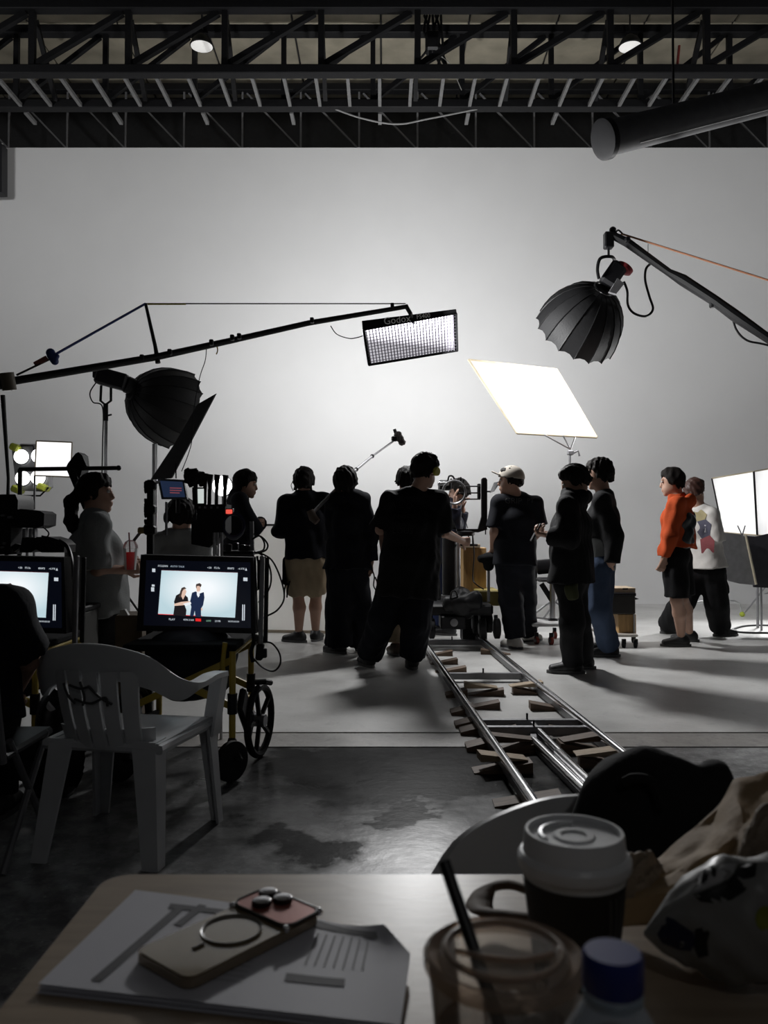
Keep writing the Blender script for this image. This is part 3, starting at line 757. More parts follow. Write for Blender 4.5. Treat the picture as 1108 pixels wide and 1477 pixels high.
# jeans man
q = Q(7.1)
p12, i12 = person('person in dark open shirt over grey T-shirt and blue jeans beside the hooded one', q(862, 661), -72, (G(880, 948), G(876, 941)),
    q(868, 724, -.2), q(874, 722, .2), q(886, 772, -.22), q(876, 770, .22), q(883, 812, -.24), q(868, 815, .2), q(864, 812, -.09), q(868, 812, .09),
    pitch=4, toe=(-88, -70), ka=q(864, 878, -.09), kb=q(866, 876, .09), hair='messy', facefwd=(-1, 0, 0), hd=((-.3, .9, -.2), (-.2, 0, -1)),
    shirt=dict(m=C_BLK, sleeve=2.0, inf=.03, hem=-.21, sr=.042), pants=dict(m=C_JEA, r=(.115, .10, .09), end=.95), shoe=SHOE_B, seed=61)
g = SDF(q(825, 830, -.3), q(905, 700, .3), .010)
u_ = (0, 1, 0)
g.econe(q(866, 740), q(865, 778), u_, (.165, .12), (.17, .135), .03); g.econe(q(865, 778), q(864, 822), u_, (.17, .135), (.175, .138), .03, flat=2); g.folds(.008, 30, 2)
g.out('undershirt', C_GRY, p12)
# orange jacket boy
q = Q(7.75)
p13, i13 = person('person in orange and black windbreaker, black shorts and black shoes', q(967, 674), -70, (G(983, 933), G(995, 926)),
    q(975, 729, -.17), q(983, 727, .17), q(968, 772, -.2), q(978, 772, .19), q(958, 806, -.14), q(966, 806, .14), q(974, 800, -.08), q(980, 800, .08),
    pitch=6, toe=(-85, -78), hair='bowl', ka=q(976, 866, -.08), kb=q(984, 862, .08), facefwd=(-1, 0, 0), hd=((-.2, .2, -1), (-.2, 0, -1)),
    shirt=dict(m=C_ORG, sleeve=1.93, inf=.035, hem=-.07, hood=1, hoodback=.10, neckup=.35, sr=.03, fold=.014), pants=dict(m=C_BLK, r=(.115, .115, 0), end=-.08), shoe=SHOE_B, seed=71)
g = SDF(q(940, 800, -.25), q(1015, 720, .25), .010)
g.econe(q(981, 748), q(979, 780), (0, 1, 0), (.190, .125), (.192, .122), .04); g.folds(.012, 40, 6)
g.out('jacket_panel', mat('shiny_black', (.02, .025, .028), .35), p13)
# printed tee walking
q = Q(8.4)
p14, i14 = person('person in pale T-shirt with a red and blue back print, walking in black trousers', q(1003, 689), 62, (G(963, 914), G(1040, 918)),
    q(998, 741, .1), q(1026, 743, -.1), q(1000, 780, .18), q(1033, 786, -.12), q(1014, 806, .3), q(1036, 815, .05), q(1008, 822, .05), q(1028, 822, -.05),
    toe=(75, 80), ka=q(986, 868), kb=q(1033, 868), hair='short', haircol=mat('brown_hair', (.05, .02, .014), .5), facefwd=(1, 0.2, 0), hd=((.3, .3, -1), (.2, 0, -1)),
    shirt=dict(m=C_WHT, sleeve=.9, inf=.04, hem=-.02, sr=.05, flare=.02, fold=.004), pants=dict(m=C_BLK, r=(.125, .115, .115), end=.9), shoe=SHOE_B, torso=(.16, .12), seed=81)
g = SDF(q(1025, 880, -.1), q(1055, 800, .1), .009); g.econe(q(1040, 818, -.06), q(1044, 855, -.06), (1, 0, 0), (.045, .025), (.06, .03), .02); g.folds(.006, 40, 6); g.out('tote_bag', BLKF, p14)
# arms-folded man
q = Q(7.9)
p4, i4 = person('person in dark jacket facing sideways with arms folded, behind the video cart', q(357, 678), 80, (G(340, 931), G(356, 928)),
    q(340, 724, .19), q(346, 722, -.19), q(360, 760, .2), q(365, 762, -.2), q(378, 754, 0), q(374, 757, .12), q(341, 812, .09), q(345, 812, -.09),
    pitch=6, hair='bowl', facefwd=(1, 0, 0), hd=((.3, -1, 0), (.2, 1, 0)), palm=((-1, 0, 0), (-1, 0, 0)),
    shirt=dict(m=C_NVY, sleeve=1.9, inf=.035, hem=.0, neckup=.35, sr=.035), pants=dict(m=C_NVY, r=(.11, .09, .08)), shoe=SHOE_B, seed=91)
# woman with red drink
q = Q(5.15)
p1, i1 = person('person with a ponytail in grey T-shirt, in profile, holding a red iced drink', q(138, 681), 84, (G(138, 1023), G(152, 1018)),
    q(132, 757, .16), q(140, 758, -.16), q(144, 810, .2), q(140, 822, -.18), q(172, 800, .12), q(178, 822, -.07), q(140, 882, .08), q(144, 884, -.08),
    pitch=-2, hair='pony', hs=.97, facefwd=(1, 0, 0), hd=((1, -.2, 0), (1, .15, .12)), curl=(.5, .75), palm=((0, 0, -1), (0, .9, .4)), torso=(.17, .125), belly=.02,
    shirt=dict(m=C_GRY, sleeve=1.0, inf=.035, hem=.02, sr=.04, flare=.015), pants=dict(m=C_BLK, r=(.12, .10, .09)), shoe=SHOE_B, seed=101, h=.0075)
# seated operator behind the cart
q = Q(5.9)
p3, i3 = person('seated person in grey top with headphones, back turned, behind the big monitor', q(262, 717), 0, (G(240, 975), G(282, 975)),
    q(230, 782), q(288, 782), q(222, 838, .05), q(296, 838, .05), q(238, 850, .35), q(282, 850, .35), q(245, 872), q(276, 872),
    ka=q(243, 872, .43), kb=q(280, 872, .43), hair='short', hs=1.0, ankles=(q(243, 960, .42), q(280, 960, .42)),
    shirt=dict(m=C_GRY, sleeve=1.6, inf=.035, hem=.02, neckup=.3, hood=1, hoodback=.02), pants=dict(m=C_NVY, r=(.11, .09, .08)), shoe=SHOE_B, seed=111, eyes=False)
C, f, r, u = i3['C'], i3['f'], i3['r'], i3['up']
MB().tube(crv([C + r * .105, C + r * .085 + u * .09, C + u * .135, C - r * .085 + u * .09, C - r * .105]), .010, 6).out('headphone_band', mat('pale_band', (.12, .12, .12), .5), p3)
for s_ in (1, -1): MB().lathe([(.03, 0), (.04, .008), (.04, .026), (.03, .034)], C + r * s_ * .088 - u * .01, r * s_, 16).out('ear_cup', BLKP, p3)
# seated person at the picture's edge
q = Q(2.75)
p2, i2 = person('seated person in dark clothes in front of the cropped monitor, only shoulder and elbow visible', q(-60, 742), 0, (G(-65, 1190), G(-5, 1190)),
    q(-128, 880), q(14, 884), q(-150, 985, .08), q(40, 950, .06), q(-120, 1000, .3), q(20, 1000, .3), q(-95, 1035), q(-25, 1035),
    ka=q(-85, 1035, .45), kb=q(-10, 1035, .45), ankles=(q(-70, 1150, .45), q(-8, 1150, .45)), hair='short',
    shirt=dict(m=C_NVY, sleeve=.85, inf=.035, hem=.0, sr=.04), pants=dict(m=C_BLK, r=(.11, .09, .08)), shoe=SHOE_B, seed=121, eyes=False)
# ================================================================ camera dolly, track and wedges
def RY(yaw):                                     # rail lines in plan (top of rail at z .10)
    return G(612, 922, .10), G(776, 1157, .10), G(700, 922, .10), G(922, 1097, .10)
L0, L1, R0, R1 = RY(0)
dirL = (L1 - L0).normalized()
t = T('dolly_track', 'long straight steel dolly track on wooden wedges running towards the table', 'track', (V((L0.x, 6, 0))))
TRK = t
for a, b in ((L0 - dirL * .9, L0 + dirL * 2.15), (L0 + dirL * 2.165, L0 + dirL * 5.0)):
    off = (R0 - L0)
    for o in (V((0, 0, 0)), off):
        r = MB().tube([a + o - V((0, 0, .02)), b + o - V((0, 0, .02))], .021, 12).out('rail', CHR, t)
        MB().bar(a + o - V((0, 0, .055)), b + o - V((0, 0, .055)), .012, .05).out('rail_web', GRY, r)
for py in (921, 968, 1034, 1044):
    k = (G(612, py, .08).y - L0.y) / dirL.y
    c = L0 + dirL * k - V((0, 0, .055))
    MB().bar(c, c + off, .045, .045, .004).out('cross_tie', GRY, t)
    MB().cyl(c + off * .5 + V((0, 0, .02)), c + off * .5 + V((0, 0, .055)), .006, n=8).out('pin', BLK, t)
ws = []
def wedge(p, ang, L=.24, w_=.10, h0=.005, h1=.05, z=0.0):
    c, s = math.cos(ang), math.sin(ang)
    f = lambda x, y, zz: (p.x + x * c - y * s, p.y + x * s + y * c, z + zz)
    mb = MB(); mb.add([f(-L / 2, -w_ / 2, 0), f(L / 2, -w_ / 2, 0), f(L / 2, w_ / 2, 0), f(-L / 2, w_ / 2, 0), f(-L / 2, -w_ / 2, h1), f(L / 2, -w_ / 2, h0), f(L / 2, w_ / 2, h0), f(-L / 2, w_ / 2, h1)],
                      [(0, 3, 2, 1), (4, 5, 6, 7), (0, 1, 5, 4), (1, 2, 6, 5), (2, 3, 7, 6), (3, 0, 4, 7)])
    return mb
SEQ = 'first second third fourth fifth sixth seventh eighth ninth'.split()
dw2 = mat('wedge_wood_pale', (.42, .32, .21), .7, var=.25, scale=9, stretch=(1, 6, 6))
def wedges(side, rows, flip):
    for i, (px, py, two) in enumerate(rows):
        p = G(px, py); a = random.uniform(-.12, .12) + (math.pi if flip else 0)
        where = 'under %s rail, %s from the dolly' % (side, SEQ[i])
        o = wedge(p, a, random.uniform(.22, .27)).out('wooden_wedge', DWOOD)
        tag(o, 'dark wooden wedge ' + where + (', lower of two' if two else ''), 'wedge', 'wooden wedges under the dolly track')
        if two:
            o = wedge(p + V((random.uniform(-.03, .03), .015, 0)), a + math.pi + .08, .22, .09, .004, .035, .051).out('wooden_wedge', dw2 if i % 2 else DWOOD)
            tag(o, 'wooden wedge ' + where + ', upper of two', 'wedge', 'wooden wedges under the dolly track')
wedges("the plastic chair side's", [(634, 946, 0), (640, 958, 0), (650, 970, 0), (700, 1003, 1), (694, 1022, 0), (712, 1057, 0), (745, 1083, 1), (724, 1112, 1), (760, 1160, 0)], True)
wedges("the hooded person side's", [(715, 944, 0), (764, 1001, 1), (795, 1024, 0), (825, 1058, 0), (840, 1083, 1), (870, 1105, 1)], False)
for i, (px, py) in enumerate(((658, 1005), (667, 1030), (674, 1048), (682, 1058), (692, 1080))):
    o = wedge(G(px, py), math.pi, .14, .12, .02, .055).out('wooden_wedge', DWOOD)
    tag(o, 'short wooden wedge outside the rail on open floor, %s from the dolly' % SEQ[i], 'wedge', 'short wedges outside the rail')
t = T('spare_rail', 'short spare rail sections lying inside the dolly track', 'rail', G(810, 1090))
for (a, b) in (((769, 1046), (860, 1138)), ((770, 1068), (850, 1146))):
    p0, p1 = G(*a, .045), G(*b, .045)
    r = MB().tube([p0, p1], .02, 12).out('rail', CHR, t); MB().bar(p0 - V((0, 0, .033)), p1 - V((0, 0, .033)), .02, .022).out('rail_web', GRY, r)
p0, p1 = G(795, 1085, .06), G(846, 1135, .06); MB().tube([p0 + V((.03, 0, 0)), p1 + V((.03, 0, 0))], .018, 10).out('rail', CHR, t)
for b_ in ((769, 1046, 770, 1068), (858, 1136, 848, 1144)): MB().bar(G(b_[0], b_[1], .03), G(b_[2], b_[3], .03), .03, .02).out('spacer', GRY, t)

YD = 7.75
q = Q(YD)
zr = .10
D = T('camera_dolly', 'black camera dolly standing on the rails with four wheel pairs and a grey column', 'dolly', (q(658, 900).x, YD, 0))
def boxpx(name, x0, y0, x1, y1, Y, dep, m, par, bev=.008):
    a, b = P(x0, y0, Y), P(x1, y1, Y)
    return MB().box(((a.x + b.x) / 2, Y + dep / 2, (a.z + b.z) / 2), (abs(b.x - a.x), dep, abs(a.z - b.z)), bev=bev).out(name, m, par)
boxpx('chassis', 619, 872, 712, 888, YD - .1, .72, BLK, D, .02)
g = SDF(q(630, 890, -.2), q(700, 840, .3), .009); g.econe(q(665, 880), q(665, 858), (1, 0, 0), (.13, .12), (.09, .09), .03); g.econe(q(645, 872, -.08), q(688, 866, -.08), (0, 0, 1), (.07, .06), (.09, .07), .03); g.folds(.006, 40, 3); g.out('motor_housing', BLKP, D)
MB().tube(crv([q(649, 868, -.12), q(652, 854, -.12), q(658, 854, -.12), q(661, 868, -.12)]), .008, 8).out('grab_handle', BLK, D)
boxpx('battery_box', 636, 889, 672, 908, YD - .12, .3, BLKP, D, .01)
MB().lathe([(.036, 0), (.036, -.01), (.02, -.012)], q(655, 898, -.12), (0, 1, 0), 16).out('box_dial', GRY, D)
MB().lathe([(.072, .0), (.072, .62)], (q(652, 870).x, YD + .25, .45), n=24).out('column', BLK, D)
MB().cyl((q(663, 870).x, YD + .12, .47), (q(663, 870).x, YD + .12, .98), .018).out('steel_rod', ALU, D)
MB().lathe([(.10, 0), (.10, .03)], (q(652, 870).x, YD + .25, .45), n=20).out('column_collar', GRY, D)
for sx, px in ((0, (618, 628)), (1, (681, 690))):
    pass
def wheel(name, c, r, wd, par, ax=(1, 0, 0)):
    o = MB().lathe([(r * .75, -wd / 2), (r, -wd * .35), (r, wd * .35), (r * .75, wd / 2)], c, ax, 24).out(name, RUB, par)
    MB().lathe([(r * .55, -wd * .56), (r * .5, -wd * .62), (r * .2, -wd * .62)], c, ax, 20).out('hub', GRY, o)
    return o
for i, (px, yy) in enumerate(((623, -.05), (686, .35), (696, -.05), (717, -.05), (612, .40), (706, .40))):
    c = P(px, 905, YD + yy); r = .095
    wheel('wheel', V((c.x, c.y, .10 + r)), r, .06, D)
    MB().bar((c.x, c.y, .10 + r), (c.x - .005, c.y + .05, .31), .03, .03).out('wheel_fork', BLK, D)
# push handle
MB().cyl(P(705, 868, YD - .05), P(705, 812, YD - .05), .013).out('push_pole', GRY, D)
g = SDF(P(685, 825, YD - .25), P(735, 790, YD + .2), .008); g.econe(P(693, 806, YD - .05), P(718, 803, YD - .05), (0, 1, 0), (.05, .035), (.09, .05), .02); g.cone(P(705, 816, YD - .05), P(705, 806, YD - .05), .05, .06, .02); g.out('push_handle', BLKF, D)
boxpx('side_platform', 688, 852, 722, 874, YD + .2, .5, mat('mustard_board', (.30, .24, .06), .6), D, .01)
# wooden boxes
t = T('apple_box', 'tall golden plywood box standing on end behind the dolly column', 'box', (q(685, 850).x, YD + .62, 0))
bx = boxpx('box', 668, 790, 702, 872, YD + .5, .28, WOOD, t, .006)
p_ = P(685, 872, YD + .5); MB().box((p_.x, YD + .64, p_.z / 2), (.24, .3, p_.z - .004)).out('box_foot', BLKP, t)
t = tag(boxpx('plywood_board', 663, 785, 693, 790, YD + .45, .26, mat('pale_ply', (.50, .40, .28), .7), None, .003), 'small pale plywood board on top of the golden box', 'board')
# gimbal head and camera
cm = T('gimbal_head', 'black L-shaped gimbal arm rising above the dolly', 'camera support', q(670, 790, .2))
e_ = .16
MB().prism([q(659, 763, e_), q(690, 763, e_), q(695, 745, e_), q(695, 691, e_), q(697, 689, e_), q(701, 689, e_), q(703, 692, e_), q(703, 764, e_), q(690, 768, e_), q(659, 766, e_)], (0, .06, 0)).out('arm', BLK, cm)
MB().lathe([(.07, -.02), (.085, -.01), (.085, .02), (.06, .03)], q(672, 770, .2), n=20).out('pan_motor', BLK, cm)
for px in (661, 676, 682): MB().cyl(q(px, 772, .2), q(px, 785, .2), .007, n=8).out('post', BLK, cm)
MB().box(q(676, 786, .2), (.16, .16, .02), bev=.004).out('base_plate', BLKP, cm)
MB().cyl(q(700.5, 764, .16), q(700.5, 771, .16), .006, n=8).out('pin', BLK, cm)
MB().box(q(691, 709, .19), (.03, .05, .15), bev=.006).out('roll_motor', BLK, cm)
k_ = T('film_camera', 'cinema camera with round lens ring carried on three rods by the gimbal arm', 'camera', q(655, 720, .1))
ring = MB().tube([q(655, 710, -.08) + V((math.cos(a) * .105, .0, math.sin(a) * .108)) for a in [2 * math.pi * i / 28 for i in range(28)]], .009, 8, closed=True).out('lens_ring', GRY, k_)
MB().tube([q(655, 710, .06) + V((math.cos(a) * .105, .0, math.sin(a) * .108)) for a in [2 * math.pi * i / 28 for i in range(28)]], .014, 8, closed=True).out('back_ring', BLK, k_)
for py in (701.5, 711, 720): MB().cyl(q(662, py, .1), q(693, py, .1), .0065, n=8).out('rod', BLK, k_)
boxpx('camera_body', 634, 692, 652, 706, YD + .1, .22, BLKP, k_, .01)
MB().tube(crv([q(646, 694), q(648, 687), q(653, 687), q(656, 692)]), .008, 8).out('top_handle', BLK, k_)
for px, py in ((650, 690), (659, 690), (664, 688), (668, 691), (640, 694)): MB().bar(q(px, py + 6, .05), q(px + 1, py, .05), .012, .015, .003).out('connector', BLK, k_)
boxpx('matte_panel', 632, 695, 648, 700, YD + .02, .08, ALU, k_, .004)
MB().tube(crv([q(667, 716), q(666, 735), q(671, 750), q(675, 762)]), .003, 6).out('thin_cable', BLK, k_)
m_ = T('camera_monitor', 'small tilted monitor on the arm in front of the capped person', 'monitor', q(711, 705, .1))
MB().prism([q(707, 711, .05), q(713, 696, .12), q(719, 694.5, .12), q(720, 698, .12), q(713, 709, .05)], (0, .03, 0)).out('casing', BLKP, m_)
MB().bar(q(703, 709, .17), q(709, 709, .07), .015, .015).out('bracket', BLK, m_)
tag(MB().tube(crv([q(682, 772, .1), q(684, 800, .1), q(682, 832, .1), q(686, 842, .05), q(698, 850, .05)]), .006, 6).out('camera_cable', BLK), 'black cable hanging in front of the golden plywood box', 'cable')

# ================================================================ lamps, booms and reflectors
def bowl(root, o, ax, R, depth, n, m, flip=False):
    """ribbed parabolic shell with flat panels between ribs; o = throat, ax = towards the mouth"""
    o = V(o); z = V(ax).normalized(); x = z.orthogonal().normalized(); y = z.cross(x)
    ts = [0, .06, .16, .30, .46, .64, .82, 1.0]
    rad = lambda t: R * (.18 + .82 * math.sin(min(1, t) ** .62 * math.pi / 2))
    inner = mat('silver_lining', (.7, .7, .7), .4, .3)
    for k in range(n):
        a0, a1 = 2 * math.pi * k / n, 2 * math.pi * (k + 1) / n
        mb = MB(); vs = []
        for t in ts:
            for j in range(4):
                a = a0 + (a1 - a0) * j / 3
                r = rad(t) * (1 - (.028 * t if j in (1, 2) else 0))
                vs.append(o + z * (depth * t - (0.03 * t * t * R * 2 if j in (1, 2) and t == 1 else 0)) + (x * math.cos(a) + y * math.sin(a)) * r)
        fs = [(i * 4 + j, i * 4 + j + 1, i * 4 + 5 + j, i * 4 + 4 + j) for i in range(len(ts) - 1) for j in range(3)]
        nv = len(vs)
        vs += [v + (o + z * depth * .8 - v).normalized() * .004 for v in vs]
        fs2 = [tuple(nv + i for i in f[::-1]) for f in fs]
        mb.add(vs, fs + fs2).out('panel', m, root, .5)
        MB().tube([o + z * (depth * t) + (x * math.cos(a0) + y * math.sin(a0)) * (rad(t) + .003) for t in ts], .0055, 5).out('rib', BLK, root)
    MB().lathe([(rad(1.0) - .02, depth * .97), (.01, depth * .97 + .001)], o, z, n, cap0=False, cap1=True).out('front_cloth', diffusion('softbox_cloth'), root)
    MB().lathe([(rad(0) * .9, -.02), (rad(0) * 1.05, -.012), (rad(0) * 1.05, .015), (rad(0) * .9, .02)], o, z, 24).out('speed_ring', BLK, root)
M_SB = mat('softbox_fabric', (.013, .013, .014), .55, bump=.15, bscale=60, spec=.35)
# softbox on a stand
YL = 8.6; q = Q(YL)
LS = T('stand_softbox', 'deep ribbed black softbox on a light stand below the long boom', 'studio light', (q(152, 760).x, YL, 0))
th = q(190, 566, .0); mo = q(257, 592, .42); ax = (mo - th)
bowl(LS, th, ax, .43, ax.length, 16, M_SB)
axn = ax.normalized()
lb = MB(); lb.bar(q(140, 541, -.02), q(184, 553, -.01), .16, .17, .02); lb.out('lamp_body', BLKP, LS)
MB().lathe([(.065, 0), (.09, .02), (.09, .10)], q(180, 553), (q(195, 560, .05) - q(180, 553)), 18).out('lamp_neck', BLK, LS)
MB().box(q(140, 538, -.02), (.06, .12, .12), bev=.01).out('rear_cap', BLKP, LS)
MB().tube([q(146, 556, .05), q(145, 578, .05), q(152, 584, .05), q(160, 578, .05), q(160, 552, .05)], .014, 8).out('yoke', BLK, LS)
MB().cyl(q(152.5, 582, .05), q(152.5, 607, .05), .025, n=12).out('stand_clamp', BLK, LS)
MB().tube([q(153, 600, .05), q(161, 598, .05)], .010, 8).out('clamp_knob', BLK, LS)
zb = .02; bx_ = q(153, 600, .05)
MB().cyl(bx_, (bx_.x, bx_.y, .35), .017).out('pole', GRY, LS)
for a in (0.3, 2.4, 4.5): MB().tube([(bx_.x, bx_.y, .75), (bx_.x + .5 * math.cos(a), bx_.y + .5 * math.sin(a), .012)], .012, 8).out('leg', BLK, LS)
MB().tube(crv([q(140, 550), q(130, 566), q(134, 580), q(148, 588, .03), q(148, 640, .06), q(147, 700, .06), q(147, 800, .06)]), .007, 6).out('power_cable', BLK, LS)
area_lamp('stand_softbox_light', th + axn * (ax.length * 1.0), axn, P_OCTA_L, 'DISK', .76)
# boom softbox
YR = 8.2; q = Q(YR)
RS = T('boom_softbox', 'deep ribbed black softbox hanging from the boom tip, pointing down', 'studio light', q(885, 415))
th = q(870, 419, .0); mo = q(829, 483, .42); ax = mo - th; axn = ax.normalized()
bowl(RS, th, ax, .44, ax.length * 1.0, 16, M_SB)
MB().bar(q(874, 412, -.02), q(895, 382, -.03), .17, .17, .03).out('lamp_body', BLKP, RS)
MB().prism([q(879, 421, -.13), q(891, 401, -.13), q(901, 409, -.13), q(889, 424, -.13)], (0, .05, 0)).out('control_panel', mat('grey_panel', (.35, .35, .36), .4), RS)
MB().lathe([(.055, 0), (.088, .02), (.09, .06), (.06, .075)], q(897, 392, -.03), q(905, 383, -.03) - q(897, 394, -.03), 18).out('rear_ring', mat('red_ring', (.22, .02, .025), .4), RS)
MB().tube(crv([q(864, 402, -.1), q(862, 388, -.1), q(866, 373, -.1), q(879, 370, -.08), q(886, 374, .05), q(884, 390, .1)]), .016, 8).out('yoke', BLK, RS)
MB().cyl(q(878, 370), q(878, 352), .012, n=8).out('hanger', BLK, RS)
MB().tube([th + (axn.orthogonal().normalized() * math.cos(a) + axn.cross(axn.orthogonal().normalized()) * math.sin(a)) * .105 - axn * .02 for a in [2 * math.pi * i / 20 for i in range(20)]], .008, 6, closed=True).out('chrome_ring', CHR, RS)
MB().tube(crv([q(900, 406, -.1), q(905, 420, -.08), q(906, 440), q(915, 452), q(932, 456), q(942, 446), q(937, 428), q(931, 405), q(932, 388), q(939, 380)]), .012, 8).out('power_cable', BLK, RS)
area_lamp('boom_softbox_light', th + axn * (ax.length * 1.0), axn, P_OCTA_R, 'DISK', .78)
RB = T('light_boom', 'thick black boom arm reaching in beside the orange strap, holding the downward softbox', 'boom', P(1108, 490, 7.5))
e = [P(881, 338, 8.2), P(905, 350, 8.15), P(965, 393, 8.0), P(985, 404, 7.9), P(1030, 433, 7.75), P(1060, 455, 7.6), P(1108, 488, 7.45), P(1260, 590, 7.0)]
MB().tube(e, [.038, .045, .036, .055, .05, .055, .042, .042], 10).out('arm', BLK, RB)
MB().box(P(878, 347, 8.2), (.09, .09, .16), bev=.01).out('tip_clamp', BLK, RB)
MB().ball(P(884, 332, 8.2), .035).out('tip_knob', BLK, RB)
MB().tube(crv([P(888, 336, 8.2), P(892, 332, 8.2), P(898, 337, 8.2)]), .009, 6).out('hook', BLK, RB)
MB().tube([P(896, 337, 8.2), P(1108, 404, 7.6), P(1260, 452, 7.2)], .009, 6).out('strap', mat('orange_strap', (.45, .20, .11), .8), RB)
MB().cyl(P(935, 352, 8.1), P(935, 376, 8.1), .003, n=6).out('antenna', BLK, RB)
for px, py, Y in ((905, 346, 8.1), (1028, 440, 7.75)): MB().box(P(px, py, Y), (.05, .06, .05), bev=.01).out('cable_clip', BLK, RB)
MB().tube(crv([P(1056, 452, 7.6), P(1062, 475, 7.6), P(1078, 491, 7.55), P(1108, 498, 7.5), P(1180, 520, 7.3)]), .010, 6).out('power_cable', BLK, RB)
bp = P(1260, 590, 7.0); MB().cyl(bp, (bp.x, bp.y, .0), .03).out('stand', BLK, RB)

# long boom with rectangular gridded softbox
YG = 8.0
LB = T('light_boom', 'long slender boom arm stayed by a wire over a mast, carrying the lit square-gridded softbox', 'boom', P(5, 560, 6.2))
MB().tube([P(-60, 566, 6.1), P(5, 552, 6.2), P(225, 515, 6.9), P(330, 492, 7.3), P(445, 466, 7.65), P(588, 442, YG)], [.032, .032, .030, .028, .026, .022], 10).out('arm', BLK, LB)
MB().tube([P(228, 524, 6.9), P(224, 500, 6.9), P(210, 438, 6.9)], [.022, .016, .013], 8).out('mast', BLK, LB)
MB().tube([P(585, 438, YG), P(210, 438, 6.9)], .0055, 6).out('stay_wire', mat('wire_grey', (.12, .12, .12), .5), LB)
MB().tube([P(213, 438.5, 6.89), P(268, 438.5, 7.05)], .008, 6).out('wire_sleeve', mat('yellow_sleeve', (.42, .36, .10), .7), LB)
MB().tube([P(210, 438, 6.9), P(80, 511, 6.45)], .010, 6).out('strap', mat('blue_strap', (.06, .08, .26), .7), LB)
MB().tube([P(72, 518, 6.42), P(24, 541, 6.25)], .008, 6).out('strap_end', BLK, LB)
g = SDF(P(50, 535, 6.3), P(95, 500, 6.6), .006); g.cone(P(73, 509, 6.4), P(79, 521, 6.4), .035, .03, .01); g.cone(P(72, 514, 6.4), P(82, 514, 6.4), .02, .02, .01); g.out('ratchet', mat('blue_buckle', (.03, .05, .18), .5), LB)
MB().bar(P(50, 526, 6.35), P(68, 516, 6.4), .02, .04, .004).out('ratchet_handle', mat('red_buckle', (.16, .045, .03), .5), LB)
for px, py in ((205, 516), (245, 508), (305, 494), (335, 487), (345, 485), (450, 462), (566, 441)):
    Y = 6.2 + (px - 5) / 583 * 1.8; MB().box(P(px, py, Y), (.035, .04, .05), bev=.006).out('arm_clip', BLK, LB)
MB().tube(crv([P(298, 500, 7.2), P(296, 520, 7.2), P(288, 545, 7.15), P(280, 590, 7.1), P(276, 640, 7.1), P(262, 680, 7.1)]), .004, 6).out('thin_cable', BLK, LB)
MB().tube(crv([P(312, 495, 7.25), P(314, 505, 7.25), P(312, 511, 7.25)]), .006, 6).out('loose_tie', mat('yellow_tie', (.45, .30, .06), .7), LB)
MB().box(P(8, 553, 6.2), (.10, .10, .10), bev=.015).out('pivot_block', BLK, LB)
MB().lathe([(.05, 0), (.05, .13)], P(14, 563, 6.15), (-.1, -.2, 1), 16).out('counterweight', mat('counterweight', (.12, .10, .07), .5), LB)
for px, r in ((6, .012),): MB().tube([P(4, 570, 6.2), P(12, 690, 6.2), (P(8, 690, 6.2).x, 6.2, 0)], [.018, .012, .02], 8).out('stand', BLK, LB)
GX = T('grid_softbox', 'lit rectangular gridded softbox with a lettered black lip, hung from the long boom', 'studio light', P(592, 490, YG))
# corner points of the front face; tilted down
TL, TR, BR, BL = P(524, 476, YG - .1), P(659, 452, YG + .17), P(660.5, 506, YG + .29), P(532, 527, YG + .02)
nx = (TR - TL).normalized(); ny = (BL - TL); ny = (ny - nx * ny.dot(nx)).normalized(); nz = nx.cross(ny)     # nz points away from the viewer
if nz.y < 0: nz = -nz
lip0, lip1 = P(523, 463, YG - .12), P(658, 446, YG + .15)
MB().prism([TL, TR, lip1 + (TR - TL) * .0, lip0], nz * .02).out('lettered_lip', BLKF, GX)
for a, b in ((TL, TR), (TR, BR), (BR, BL), (BL, TL)): MB().bar(a, b, .011, .016).out('frame_edge', BLKF, GX)
bk = nz * .30
cxx = (TL + TR + BL + BR) / 4
sh_ = lambda p, k: cxx + (p - cxx) * k + bk
ins = [sh_(TL, .45), sh_(TR, .45), sh_(BR, .45), sh_(BL, .45)]
mb = MB(); fr = [TL, TR, BR, BL]
mb.add(fr + ins, [(0, 1, 5, 4), (1, 2, 6, 5), (2, 3, 7, 6), (3, 0, 4, 7), (4, 5, 6, 7)]); mb.out('softbox_shell', BLKF, GX)
ed = mat('softbox_glow', (.8, .8, .8), .6)
nt = ed.node_tree; b_ = nt.nodes['Principled BSDF']
tc = nt.nodes.new('ShaderNodeTexCoord'); sp = nt.nodes.new('ShaderNodeSeparateXYZ'); nt.links.new(tc.outputs['Generated'], sp.inputs[0])
dst = nt.nodes.new('ShaderNodeMapRange'); dst.inputs[1].default_value = .38; dst.inputs[2].default_value = .82; dst.inputs[3].default_value = .52; dst.inputs[4].default_value = 5.0
nt.links.new(sp.outputs[2], dst.inputs[0]); nt.links.new(dst.outputs[0], b_.inputs['Emission Strength']); b_.inputs['Emission Color'].default_value = (.95, .93, 1, 1)
o2 = nz * .034
MB().prism([TL + o2, TR + o2, BR + o2, BL + o2], nz * .004).out('diffuser', ed, GX)
mb = MB()
for i in range(1, 30):
    k = i / 30; a = TL + (TR - TL) * k; b = BL + (BR - BL) * k; mb.bar(a + nz * .022, b + nz * .022, .0028, .024, up=nz)
for i in range(1, 12):
    k = i / 12; a = TL + (BL - TL) * k; b = TR + (BR - TR) * k; mb.bar(a + nz * .022, b + nz * .022, .0028, .024, up=nz)
o = mb.out('grid', mat('grid_grey', (.30, .28, .33), .7), GX); o['kind'] = 'stuff'
MB().tube([P(586, 442, YG), P(592, 452, YG), P(596, 466, YG + .1)], .02, 8).out('hanger', BLK, GX)
